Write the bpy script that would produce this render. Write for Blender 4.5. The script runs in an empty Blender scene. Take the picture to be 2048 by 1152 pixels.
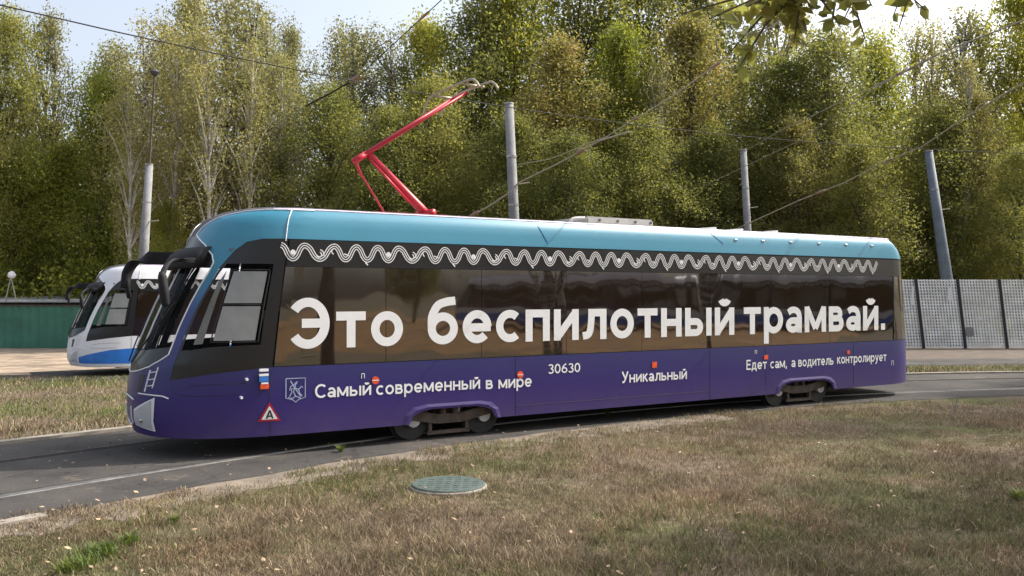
import bpy, bmesh, math, random
import numpy as np
from mathutils import Vector, Matrix
from mathutils.geometry import delaunay_2d_cdt
R = math.radians
random.seed(7); rng = np.random.default_rng(7)
scn = bpy.context.scene
C = scn.collection

# ------------------------------------------------------------------ camera, sky, sun, exposure
FPX, CAMH, HOR = 1750.0, 2.15, 588.0          # focal length in photo pixels, eye height, horizon row
cam = bpy.data.cameras.new('camera'); co = bpy.data.objects.new('camera', cam); C.objects.link(co)
cam.sensor_width = 36.0; cam.lens = 36.0 * FPX / 2048.0
cam.clip_end = 2000.0
co.location = (0, 0, CAMH); co.rotation_euler = (R(90) + math.atan((HOR - 576) / FPX), 0, 0)
scn.camera = co

SUN_AZ, SUN_EL = 70.0, 44.0                   # azimuth clockwise from +Y, elevation
w = bpy.data.worlds.new('World'); scn.world = w; w.use_nodes = True
nt = w.node_tree; bg = nt.nodes['Background']
sky = nt.nodes.new('ShaderNodeTexSky'); sky.sky_type = 'NISHITA'; sky.sun_disc = False
sky.sun_elevation = R(SUN_EL); sky.sun_rotation = R(SUN_AZ)
sky.air_density = 1.0; sky.dust_density = 5.0; sky.ozone_density = 1.0
hs_ = nt.nodes.new('ShaderNodeHueSaturation'); hs_.inputs['Saturation'].default_value = .55; hs_.inputs['Value'].default_value = 1.15
nt.links.new(sky.outputs[0], hs_.inputs['Color']); nt.links.new(hs_.outputs[0], bg.inputs[0]); bg.inputs[1].default_value = 0.15
sl = bpy.data.lights.new('sun', 'SUN'); sl.energy = 3.0; sl.angle = R(0.5); sl.color = (1.0, 0.93, 0.82)
so = bpy.data.objects.new('sun', sl); C.objects.link(so)
sd = Vector((math.sin(R(SUN_AZ)) * math.cos(R(SUN_EL)), math.cos(R(SUN_AZ)) * math.cos(R(SUN_EL)), math.sin(R(SUN_EL))))
so.rotation_euler = sd.to_track_quat('Z', 'Y').to_euler()
scn.view_settings.view_transform = 'Standard'; scn.view_settings.look = 'None'
scn.view_settings.exposure = 0.80; scn.view_settings.gamma = 1.0

def at(px, py, Y):
    """point seen at a photo pixel, at depth Y in metres"""
    return Vector(((px - 1024) / FPX * Y, Y, CAMH - (py - HOR) / FPX * Y))
def gnd(px, py, z=0.0):
    Y = FPX * (CAMH - z) / (py - HOR)
    return Vector(((px - 1024) / FPX * Y, Y, z))

# ------------------------------------------------------------------ materials
def new_mat(name):
    m = bpy.data.materials.new(name); m.use_nodes = True
    return m, m.node_tree.nodes, m.node_tree.links, m.node_tree.nodes['Principled BSDF']
def setp(b, **k):
    for n, v in k.items():
        b.inputs[n.replace('_', ' ')].default_value = v
def noise(N, L, scale, detail=4, vec=None, rough=.6):
    t = N.new('ShaderNodeTexNoise'); t.inputs['Scale'].default_value = scale
    t.inputs['Detail'].default_value = detail; t.inputs['Roughness'].default_value = rough
    if vec is not None: L.new(vec, t.inputs['Vector'])
    return t
def ramp(N, L, fac, stops):
    r = N.new('ShaderNodeValToRGB'); e = r.color_ramp.elements
    while len(e) < len(stops): e.new(0.5)
    for i, (p, c) in enumerate(stops):
        e[i].position = p; e[i].color = (*c, 1) if len(c) == 3 else c
    L.new(fac, r.inputs[0]); return r
def simple(name, col, rough=.5, metal=0., var=.12, scale=6., bump=0., coat=0., spec=.5):
    m, N, L, b = new_mat(name)
    tc = N.new('ShaderNodeTexCoord')
    t = noise(N, L, scale, 5, tc.outputs['Object'])
    r = ramp(N, L, t.outputs[0], [(.3, tuple(c * (1 - var) for c in col)), (.7, tuple(min(1, c * (1 + var)) for c in col))])
    L.new(r.outputs[0], b.inputs['Base Color'])
    setp(b, Roughness=rough, Metallic=metal, Coat_Weight=coat, Specular_IOR_Level=spec)
    if bump:
        bp = N.new('ShaderNodeBump'); bp.inputs['Strength'].default_value = bump; bp.inputs['Distance'].default_value = .02
        t2 = noise(N, L, scale * 6, 6, tc.outputs['Object']); L.new(t2.outputs[0], bp.inputs['Height']); L.new(bp.outputs[0], b.inputs['Normal'])
    return m
def livery(name, stops):
    """paint whose colour follows the height on the car body, as the vinyl wrap does"""
    m, N, L, b = new_mat(name)
    tc = N.new('ShaderNodeTexCoord'); sp = N.new('ShaderNodeSeparateXYZ'); L.new(tc.outputs['Object'], sp.inputs[0])
    dv = N.new('ShaderNodeMath'); dv.operation = 'DIVIDE'; dv.inputs[1].default_value = 3.5; L.new(sp.outputs[2], dv.inputs[0])
    r = ramp(N, L, dv.outputs[0], [(z / 3.5, c) for z, c in stops])
    mx = N.new('ShaderNodeMix'); mx.data_type = 'RGBA'; mx.blend_type = 'MULTIPLY'; mx.inputs[0].default_value = .35
    t = noise(N, L, 1.3, 6, tc.outputs['Object']); r2 = ramp(N, L, t.outputs[0], [(.3, (.7, .7, .7)), (.65, (1, 1, 1))])
    L.new(r.outputs[0], mx.inputs[6]); L.new(r2.outputs[0], mx.inputs[7]); dz = N.new('ShaderNodeMapRange'); dz.inputs['From Min'].default_value = .75; dz.inputs['From Max'].default_value = .25; dz.inputs['To Max'].default_value = .55; L.new(sp.outputs[2], dz.inputs[0])
    dn = noise(N, L, 3.5, 7, tc.outputs['Object'], .7); dm = N.new('ShaderNodeMath'); dm.operation = 'MULTIPLY'; L.new(dz.outputs[0], dm.inputs[0]); L.new(dn.outputs[0], dm.inputs[1])
    md = N.new('ShaderNodeMix'); md.data_type = 'RGBA'; L.new(dm.outputs[0], md.inputs[0]); L.new(mx.outputs[2], md.inputs[6]); md.inputs[7].default_value = (.11, .09, .085, 1)
    L.new(md.outputs[2], b.inputs['Base Color'])
    setp(b, Roughness=.42, Coat_Weight=.12, Coat_Roughness=.2)
    return m
def glass(name, tint, alpha, ior=1.5, wav=.0):
    m, N, L, b = new_mat(name)
    setp(b, Base_Color=(*tint, 1), Roughness=.03, IOR=ior)
    tc = N.new('ShaderNodeTexCoord')
    if wav:
        bp = N.new('ShaderNodeBump'); bp.inputs['Strength'].default_value = wav; bp.inputs['Distance'].default_value = .05
        mp = N.new('ShaderNodeMapping'); mp.inputs['Scale'].default_value = (1.1, 1, .5); L.new(tc.outputs['Object'], mp.inputs[0])
        t = noise(N, L, 1.6, 1, mp.outputs[0]); L.new(t.outputs[0], bp.inputs['Height']); L.new(bp.outputs[0], b.inputs['Normal'])
    if alpha < 1:
        tr = N.new('ShaderNodeBsdfTransparent'); tr.inputs[0].default_value = (*[.35 + .6 * c for c in (1, 1, 1)], 1)
        fr = N.new('ShaderNodeFresnel'); fr.inputs[0].default_value = 1.5
        ad = N.new('ShaderNodeMath'); ad.operation = 'ADD'; ad.use_clamp = True; ad.inputs[1].default_value = alpha; L.new(fr.outputs[0], ad.inputs[0])
        mx = N.new('ShaderNodeMixShader'); L.new(ad.outputs[0], mx.inputs[0]); L.new(tr.outputs[0], mx.inputs[1]); L.new(b.outputs[0], mx.inputs[2])
        L.new(mx.outputs[0], N['Material Output'].inputs[0])
    return m
def leafmat(name, cols, trans=.5):
    m, N, L, b = new_mat(name)
    g = N.new('ShaderNodeNewGeometry'); oi = N.new('ShaderNodeObjectInfo')
    tc = N.new('ShaderNodeTexCoord'); t = noise(N, L, .55, 2, tc.outputs['Object'])
    a = N.new('ShaderNodeMath'); a.operation = 'MULTIPLY_ADD'; a.inputs[1].default_value = .45; L.new(g.outputs['Random Per Island'], a.inputs[0]); L.new(t.outputs[0], a.inputs[2])
    a2 = N.new('ShaderNodeMath'); a2.operation = 'MULTIPLY_ADD'; a2.inputs[1].default_value = .35; L.new(oi.outputs['Random'], a2.inputs[0]); L.new(a.outputs[0], a2.inputs[2])
    a3 = N.new('ShaderNodeMath'); a3.operation = 'SUBTRACT'; a3.inputs[1].default_value = .4; L.new(a2.outputs[0], a3.inputs[0])
    n = len(cols); r = ramp(N, L, a3.outputs[0], [((i + .5) / n, c) for i, c in enumerate(cols)])
    L.new(r.outputs[0], b.inputs['Base Color']); setp(b, Roughness=.5, Specular_IOR_Level=.35)
    tl = N.new('ShaderNodeBsdfTranslucent')
    hs = N.new('ShaderNodeHueSaturation'); hs.inputs['Value'].default_value = 1.7; hs.inputs['Saturation'].default_value = 1.1; L.new(r.outputs[0], hs.inputs['Color']); L.new(hs.outputs[0], tl.inputs[0])
    mx = N.new('ShaderNodeMixShader'); mx.inputs[0].default_value = trans
    L.new(b.outputs[0], mx.inputs[1]); L.new(tl.outputs[0], mx.inputs[2]); L.new(mx.outputs[0], N['Material Output'].inputs[0])
    return m

M = {}
M['wrap'] = livery('blue_violet_wrap', [(.25, (.024, .005, .145)), (.6, (.025, .008, .14)), (1.2, (.025, .026, .135)), (1.9, (.026, .048, .18)), (2.5, (.038, .22, .33)), (3.3, (.040, .235, .35))])
M['white_wrap'] = livery('white_paint', [(.25, (.72, .72, .76)), (3.3, (.78, .78, .82))])
M['blue'] = simple('bright_blue_paint', (.02, .16, .55), .3, coat=.3)
M['black'] = simple('black_gloss_trim', (.012, .012, .014), .28)
M['blackmatt'] = simple('matt_black_plastic', (.010, .010, .013), .85)
M['rubber'] = simple('black_rubber', (.015, .015, .015), .7)
M['dark'] = simple('dark_grey_metal', (.05, .05, .052), .6, bump=.3)
M['tint'] = glass('tinted_saloon_glass', (.020, .013, .009), 1, 2.25, .12)
M['glass'] = glass('cab_glass', (.03, .032, .032), .03)
M['white'] = simple('white_lettering', (.80, .80, .80), .5, var=.03)
M['trimwhite'] = simple('white_trim', (.75, .75, .78), .35, var=.03)
M['sunlittrim'] = simple('sunlit_roof_edge', (.72, .62, .80), .3, var=.03)  # pink-white puts sunlight on the up-facing edge into the trim colour
M['red'] = simple('red_paint', (.45, .012, .03), .4)
M['orange'] = simple('orange_red_sticker', (.75, .09, .02), .5, var=.3, scale=30)
M['stickerblue'] = simple('blue_sticker', (.03, .16, .5), .5)
M['roofgrey'] = simple('grey_roof_paint', (.42, .41, .40), .6, bump=.1)
M['steel'] = simple('worn_steel', (.36, .35, .34), .35, metal=.8, var=.3)
M['shadewheel'] = simple('shaded_wheel_steel', (.022, .020, .019), .6, var=.4)  # near-black puts the shade under the car into the wheel colour
M['rust'] = simple('rusty_steel', (.075, .055, .042), .75, var=.4, bump=.4)
M['paneglare'] = simple('pane_glare_grey', (.27, .275, .27), .25, var=.12, scale=4)  # grey stands in for reflections and brightness seen through the cab panes
M['strip'] = simple('dim_frosted_strip', (.14, .14, .13), .4)
M['interior'] = simple('cab_interior_plastic', (.10, .10, .10), .6)
M['seat'] = simple('seat_cloth', (.05, .05, .07), .9)
M['lamp'] = simple('frosted_headlight_lens', (.46, .47, .49), .25, var=.05)
M['concrete'] = simple('pole_concrete', (.22, .22, .225), .85, var=.2, scale=3, bump=.4)
M['skylitpole'] = simple('skylit_grey_blue_pole', (.13, .16, .19), .7, var=.2, scale=3, bump=.2)  # blue-grey puts skylight on the pole's left side into its colour
M['wire'] = simple('oxidised_wire', (.018, .017, .015), .8)
M['palewire'] = simple('galvanised_rod', (.38, .33, .25), .5, metal=.3)
M['insul'] = simple('brown_insulator', (.28, .17, .12), .35)
M['fencewhite'] = simple('whitewashed_mesh', (.78, .79, .78), .8, var=.2, scale=2)
M['postdark'] = simple('black_fence_post', (.02, .02, .025), .6)
M['greenmetal'] = simple('green_corrugated_sheet', (.035, .15, .10), .55, var=.25, scale=1.2)
M['manhole'] = simple('green_grey_cover', (.062, .088, .078), .75, var=.25, scale=8, bump=.5)
M['bark'] = simple('grey_brown_bark', (.10, .08, .06), .9, var=.5, scale=4, bump=.6)
m, N, L, b = new_mat('birch_bark')
tc = N.new('ShaderNodeTexCoord'); mp = N.new('ShaderNodeMapping'); mp.inputs['Scale'].default_value = (1, 1, 3); L.new(tc.outputs['Object'], mp.inputs[0])
t = noise(N, L, 2.5, 6, mp.outputs[0]); r = ramp(N, L, t.outputs[0], [(.44, (.04, .035, .03)), (.56, (.50, .47, .42))]); L.new(r.outputs[0], b.inputs['Base Color']); setp(b, Roughness=.85)
M['birch'] = m
M['palebark'] = simple('pale_birch_bark', (.42, .39, .34), .85, var=.5, scale=3)
M['weedgreen'] = leafmat('weed_leaves', [(.07, .10, .02), (.10, .14, .03), (.13, .16, .035), (.17, .18, .05)], .3)
M['leaf_dense'] = leafmat('green_leaves', [(.105, .118, .036), (.155, .165, .048), (.215, .213, .062), (.28, .26, .08)])
M['leaf_birch'] = leafmat('olive_birch_leaves', [(.13, .135, .055), (.19, .185, .072), (.25, .235, .092), (.30, .27, .11)])
M['leaf_yellow'] = leafmat('yellow_green_leaves', [(.12, .15, .03), (.19, .21, .04), (.27, .275, .055), (.34, .31, .07)])
M['leaf_brown'] = leafmat('browning_leaves', [(.11, .12, .04), (.17, .165, .05), (.22, .195, .065), (.27, .215, .08)])

# ground
def ground_mat():
    m, N, L, b = new_mat('dry_grass_soil')
    tc = N.new('ShaderNodeTexCoord'); v = tc.outputs['Object']
    t1 = noise(N, L, .35, 4, v); t2 = noise(N, L, 9, 8, v, .7); t3 = noise(N, L, .9, 5, v)
    r1 = ramp(N, L, t2.outputs[0], [(.3, (.06, .045, .03)), (.5, (.135, .10, .07)), (.72, (.25, .19, .13))])
    r2 = ramp(N, L, t2.outputs[0], [(.3, (.04, .048, .018)), (.55, (.10, .105, .04)), (.75, (.19, .17, .08))])
    rf = ramp(N, L, t1.outputs[0], [(.46, (0, 0, 0)), (.6, (1, 1, 1))])
    mx = N.new('ShaderNodeMix'); mx.data_type = 'RGBA'; L.new(rf.outputs[0], mx.inputs[0]); L.new(r1.outputs[0], mx.inputs[6]); L.new(r2.outputs[0], mx.inputs[7])
    L.new(mx.outputs[2], b.inputs['Base Color']); setp(b, Roughness=.95, Specular_IOR_Level=.2)
    bp = N.new('ShaderNodeBump'); bp.inputs['Strength'].default_value = .8; bp.inputs['Distance'].default_value = .03
    L.new(t2.outputs[0], bp.inputs['Height']); L.new(bp.outputs[0], b.inputs['Normal'])
    return m
M['soil'] = ground_mat()
def asphalt():
    m, N, L, b = new_mat('weathered_asphalt')
    tc = N.new('ShaderNodeTexCoord'); v = tc.outputs['Object']
    t1 = noise(N, L, .55, 6, v, .65); t2 = noise(N, L, 60, 3, v); t3 = noise(N, L, 1.7, 8, v, .7)
    r1 = ramp(N, L, t1.outputs[0], [(.32, (.040, .038, .037)), (.5, (.070, .065, .061)), (.62, (.088, .080, .072)), (.75, (.15, .125, .10))])
    mx = N.new('ShaderNodeMix'); mx.data_type = 'RGBA'; mx.blend_type = 'MULTIPLY'; mx.inputs[0].default_value = .8
    r2 = ramp(N, L, t2.outputs[0], [(.3, (.55, .55, .55)), (.7, (1.25, 1.25, 1.25))]); L.new(r1.outputs[0], mx.inputs[6]); L.new(r2.outputs[0], mx.inputs[7])
    vo = N.new('ShaderNodeTexVoronoi'); vo.feature = 'DISTANCE_TO_EDGE'; vo.inputs['Scale'].default_value = .7
    wv = N.new('ShaderNodeVectorMath'); wv.operation = 'MULTIPLY_ADD'; wv.inputs[1].default_value = (.5, .5, .5); L.new(t3.outputs['Color'], wv.inputs[0]); L.new(v, wv.inputs[2]); L.new(wv.outputs[0], vo.inputs['Vector'])
    rc = ramp(N, L, vo.outputs['Distance'], [(.006, (.25, .25, .25)), (.016, (1, 1, 1))])
    m2 = N.new('ShaderNodeMix'); m2.data_type = 'RGBA'; m2.blend_type = 'MULTIPLY'; m2.inputs[0].default_value = .35; L.new(mx.outputs[2], m2.inputs[6]); L.new(rc.outputs[0], m2.inputs[7])
    rs = ramp(N, L, t3.outputs[0], [(.60, (0, 0, 0)), (.72, (.7, .7, .7))])
    m3 = N.new('ShaderNodeMix'); m3.data_type = 'RGBA'; L.new(rs.outputs[0], m3.inputs[0]); L.new(m2.outputs[2], m3.inputs[6]); m3.inputs[7].default_value = (.23, .185, .14, 1)
    L.new(m3.outputs[2], b.inputs['Base Color']); setp(b, Roughness=.9, Specular_IOR_Level=.25)
    bp = N.new('ShaderNodeBump'); bp.inputs['Strength'].default_value = .5; bp.inputs['Distance'].default_value = .01; L.new(t2.outputs[0], bp.inputs['Height']); L.new(bp.outputs[0], b.inputs['Normal'])
    return m
M['asphalt'] = asphalt()
M['dirt'] = simple('bare_brown_dirt', (.10, .078, .06), .95, var=.4, scale=2, bump=.6)
M['shoulder'] = simple('trodden_verge_soil', (.19, .155, .12), .95, var=.4, scale=3, bump=.6)
M['sand'] = simple('pale_sandy_soil', (.31, .24, .175), .95, var=.45, scale=1.5, bump=.6)
M['leafyard'] = simple('ochre_leaf_litter', (.21, .11, .03), .95, var=.45, scale=.6, bump=.6)
M['kerb'] = simple('kerb_concrete', (.28, .25, .21), .9, var=.25, scale=5, bump=.3)
def blade_mat():
    m, N, L, b = new_mat('grass_blades')
    a = N.new('ShaderNodeAttribute'); a.attribute_name = 'tone'
    L.new(a.outputs['Color'], b.inputs['Base Color']); setp(b, Roughness=.8, Specular_IOR_Level=.2)
    tl = N.new('ShaderNodeBsdfTranslucent'); L.new(a.outputs['Color'], tl.inputs[0])
    mx = N.new('ShaderNodeMixShader'); mx.inputs[0].default_value = .3
    L.new(b.outputs[0], mx.inputs[1]); L.new(tl.outputs[0], mx.inputs[2]); L.new(mx.outputs[0], N['Material Output'].inputs[0])
    return m
M['blade'] = blade_mat()

# ------------------------------------------------------------------ object helpers
def tag(o, label=None, cat=None, group=None, kind=None):
    if label: o['label'] = label
    if cat: o['category'] = cat
    if group: o['group'] = group
    if kind: o['kind'] = kind
    return o
def empty(name, loc=(0, 0, 0), rz=0.0, parent=None):
    o = bpy.data.objects.new(name, None); o.location = loc; o.rotation_euler = (0, 0, rz); o.empty_display_size = .3
    if parent: o.parent = parent
    C.objects.link(o); return o
class MB:
    def __init__(s): s.v = []; s.f = []
    def box(s, x0, x1, y0, y1, z0, z1):
        i = len(s.v)
        s.v += [(x, y, z) for z in (z0, z1) for y in (y0, y1) for x in (x0, x1)]
        s.f += [tuple(i + k for k in q) for q in ((0, 2, 3, 1), (4, 5, 7, 6), (0, 1, 5, 4), (2, 6, 7, 3), (0, 4, 6, 2), (1, 3, 7, 5))]
        return s
    def tube(s, pts, r, n=8, cap=True):
        pts = [Vector(p) for p in pts]
        rr = r if isinstance(r, (list, tuple)) else [r] * len(pts)
        i0 = len(s.v); up = None
        for k, p in enumerate(pts):
            d = (pts[min(k + 1, len(pts) - 1)] - pts[max(k - 1, 0)]).normalized()
            if up is None: up = Vector((0, 0, 1)) if abs(d.z) < .9 else Vector((1, 0, 0))
            a = d.cross(up).normalized(); b_ = a.cross(d).normalized(); up = b_
            for j in range(n):
                t = 2 * math.pi * j / n
                s.v.append(tuple(p + a * (math.cos(t) * rr[k]) + b_ * (math.sin(t) * rr[k])))
        for k in range(len(pts) - 1):
            for j in range(n):
                q = i0 + k * n; s.f.append((q + j, q + (j + 1) % n, q + n + (j + 1) % n, q + n + j))
        if cap:
            s.f.append(tuple(i0 + j for j in reversed(range(n)))); q = i0 + (len(pts) - 1) * n; s.f.append(tuple(q + j for j in range(n)))
        return s
    def bar(s, p, q, w, h):
        """rectangular bar from p to q"""
        p, q = Vector(p), Vector(q); d = (q - p).normalized(); up = Vector((0, 0, 1)) if abs(d.z) < .95 else Vector((0, 1, 0))
        a = d.cross(up).normalized() * w / 2; b_ = a.cross(d).normalized() * h / 2; i = len(s.v)
        for c in (p, q): s.v += [tuple(c + a * u + b_ * v) for u, v in ((-1, -1), (1, -1), (1, 1), (-1, 1))]
        s.f += [tuple(i + k for k in f) for f in ((0, 1, 2, 3), (7, 6, 5, 4), (0, 4, 5, 1), (1, 5, 6, 2), (2, 6, 7, 3), (3, 7, 4, 0))]
        return s
    def disc(s, c, r, ax, th, n=24, bevel=0):
        """solid cylinder, axis 'y' or 'z', starting at c"""
        c = Vector(c); i = len(s.v); rings = [(0, r)] + ([(th - bevel, r), (th, r - bevel)] if bevel else [(th, r)])
        for t, rad in rings:
            for j in range(n):
                a = 2 * math.pi * j / n
                s.v.append(tuple(c + (Vector((math.cos(a) * rad, t, math.sin(a) * rad)) if ax == 'y' else Vector((math.cos(a) * rad, math.sin(a) * rad, t)))))
        for k in range(len(rings) - 1):
            for j in range(n): q = i + k * n; s.f.append((q + j, q + (j + 1) % n, q + n + (j + 1) % n, q + n + j))
        s.f.append(tuple(i + j for j in range(n))); q = i + (len(rings) - 1) * n; s.f.append(tuple(q + j for j in range(n)))
        return s
    def build(s, name, mat, parent=None, smooth=False, bevel=0):
        me = bpy.data.meshes.new(name); me.from_pydata([tuple(v) for v in s.v], [], s.f)
        bm = bmesh.new(); bm.from_mesh(me); bmesh.ops.recalc_face_normals(bm, faces=bm.faces)
        if bevel: bmesh.ops.bevel(bm, geom=bm.edges[:], offset=bevel, segments=2, affect='EDGES', clamp_overlap=True)
        bm.to_mesh(me); bm.free()
        me.materials.append(M[mat] if isinstance(mat, str) else mat)
        if smooth: me.shade_smooth()
        o = bpy.data.objects.new(name, me); C.objects.link(o)
        if parent: o.parent = parent
        return o
def catmull(pts, n=6):
    P = [Vector(p) for p in pts]; out = []
    for i in range(len(P) - 1):
        p0, p1, p2, p3 = P[max(i - 1, 0)], P[i], P[i + 1], P[min(i + 2, len(P) - 1)]
        for k in range(n):
            t = k / n
            out.append(.5 * ((2 * p1) + (p2 - p0) * t + (2 * p0 - 5 * p1 + 4 * p2 - p3) * t * t + (3 * p1 - p0 - 3 * p2 + p3) * t ** 3))
    return out + [P[-1]]
def children(o): return [c for c in bpy.data.objects if c.parent == o]
def copy_tree(o, parent=None):
    c = o.copy(); C.objects.link(c)
    if parent: c.parent = parent
    for ch in children(o): copy_tree(ch, c)
    return c

# ------------------------------------------------------------------ the tram body as a wrapped surface
# q: metres rearwards from the cab joint when negative, 0..1 round the nose to its centre; z height
XC, XR, NEXP = 2.3, 14.65, 2.5
QL = XR - XC
AZ = [.2, .5, .8, 1.24, 1.31, 1.79, 2.07, 2.28, 2.6, 2.8, 2.93, 3.1, 3.2, 3.29, 3.34]
AA = [2.1, 2.2, 2.22, 2.16, 2.13, 1.94, 1.82, 1.72, 1.57, 1.46, 1.40, 1.30, 1.2, 1.02, .8]
RZ = [.2, 1.2, 2.9, 3.05, 3.2, 3.29, 3.34]
RA = [1.12, 1.10, .80, .70, .45, .20, .05]
def off(z): return float(np.interp(z, [0, 2.9, 3.1, 3.2, 3.29, 3.34], [0, 0, .03, .06, .12, .26]))
def surf(q, z, o=0.0):
    """point on the body skin; o pushes outwards"""
    b = 1.25 - off(z) + o; e = 2 / NEXP
    if q <= 0 and q >= -QL: x, y = XC - q, 1.25 - b
    elif q > 0:
        ph = min(q, 2) * math.pi / 2; s_, c_ = math.sin(ph), math.cos(ph); a = float(np.interp(z, AZ, AA)) + o
        x = XC - a * abs(s_) ** e; y = 1.25 - b * math.copysign(abs(c_) ** e, c_)
    else:
        ph = min(-q - QL, 2) * math.pi / 2; s_, c_ = math.sin(ph), math.cos(ph); a = float(np.interp(z, RZ, RA)) + o
        x = XR + a * abs(s_) ** e; y = 1.25 - b * math.copysign(abs(c_) ** e, c_)
    zz = z + (max(0, o) * max(0, (z - 3.2) / .14) if z > 3.2 else 0)
    return (x, y, zz)
QCUT = [i / 24 for i in range(0, 24)] + [-QL - i / 12 for i in range(0, 12)]
ZCUT = [.3, .5, .7, .9, 1.1, 1.24, 1.31, 1.45, 1.6, 1.79, 1.93, 2.07, 2.18, 2.28, 2.4, 2.5, 2.6, 2.7, 2.8, 2.86, 2.93, 2.98, 3.04, 3.1, 3.15, 3.2, 3.245, 3.29, 3.315]
def panel(name, polys, mat, parent, o=0.0, both=True, smooth=True, far_only=False):
    """closed (q, z) outlines cut into a grid and laid on the skin (both=True: also on the other side)"""
    bm = bmesh.new()
    for poly in polys:
        r_ = delaunay_2d_cdt([Vector(p) for p in poly], [], [list(range(len(poly)))], 1, 1e-6)
        vs = [bm.verts.new((v.x, v.y, 0)) for v in r_[0]]
        for f in r_[2]: bm.faces.new([vs[i] for i in f])
    bm.faces.ensure_lookup_table()
    qs = [v.co.x for v in bm.verts]; zs = [v.co.y for v in bm.verts]; qa, qb, za, zb = min(qs), max(qs), min(zs), max(zs)
    for c in QCUT:
        if qa + 1e-4 < c < qb - 1e-4: bmesh.ops.bisect_plane(bm, geom=bm.verts[:] + bm.edges[:] + bm.faces[:], plane_co=(c, 0, 0), plane_no=(1, 0, 0))
    for c in ZCUT:
        if za + 1e-4 < c < zb - 1e-4: bmesh.ops.bisect_plane(bm, geom=bm.verts[:] + bm.edges[:] + bm.faces[:], plane_co=(0, c, 0), plane_no=(0, 1, 0))
    bmesh.ops.remove_doubles(bm, verts=bm.verts[:], dist=1e-5)
    bm.verts.index_update()
    V = []; F = []
    bm.verts.index_update()
    base = [surf(v.co.x, v.co.y, o) for v in bm.verts]; [f.normal_update() for f in bm.faces]; fa = [[v.index for v in (f.verts if f.normal.z > 0 else reversed(f.verts))] for f in bm.faces]
    bm.free()
    if both and max(qs) < .99 and min(qs) > -QL - .99:
        panel(name, polys, mat, parent, o, False, smooth, True); both = False
    if not far_only: V += base; F += [tuple(reversed(f)) for f in fa]
    if both or far_only: k = len(V); V += [(x, 2.5 - y, z) for x, y, z in base]; F += [tuple(k + i for i in f) for f in fa]
    me = bpy.data.meshes.new(name); me.from_pydata(V, [], F)
    bm = bmesh.new(); bm.from_mesh(me); bmesh.ops.remove_doubles(bm, verts=bm.verts[:], dist=1e-4)
    bmesh.ops.recalc_face_normals(bm, faces=bm.faces[:]) if False else None
    bm.to_mesh(me); bm.free()
    me.materials.append(M[mat])
    if smooth: me.shade_smooth()
    ob = bpy.data.objects.new(name, me); C.objects.link(ob); ob.parent = parent
    return ob
def skinline(mb, pts, r, o=.0, sub=8, mirror=False):
    out = []
    for (a, b_) in zip(pts[:-1], pts[1:]):
        for k in range(sub): t = k / sub; out.append(surf(a[0] + (b_[0] - a[0]) * t, a[1] + (b_[1] - a[1]) * t, o))
    out.append(surf(*pts[-1], o)); mb.tube(out, r, 6)
    if mirror: mb.tube([(x, 2.5 - y, z) for x, y, z in out], r, 6)
def ribbon(mb, pts, wd, yy=-.007):
    """flat stroke on the side wall, pts in (x, z)"""
    P = [Vector(p) for p in pts]; i = len(mb.v)
    for k, p in enumerate(P):
        d = (P[min(k + 1, len(P) - 1)] - P[max(k - 1, 0)]).normalized(); n_ = Vector((-d.y, d.x)) * wd / 2
        ys = yy + sy(p.x); mb.v += [(p.x + n_.x, ys, p.y + n_.y), (p.x - n_.x, ys, p.y - n_.y)]
    for k in range(len(P) - 1): mb.f.append((i + 2 * k, i + 2 * k + 1, i + 2 * k + 3, i + 2 * k + 2))
def arc(cx, cz, r, a0, a1, n=14): return [(cx + r * math.cos(R(a0 + (a1 - a0) * k / n)), cz + r * math.sin(R(a0 + (a1 - a0) * k / n))) for k in range(n + 1)]
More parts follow.
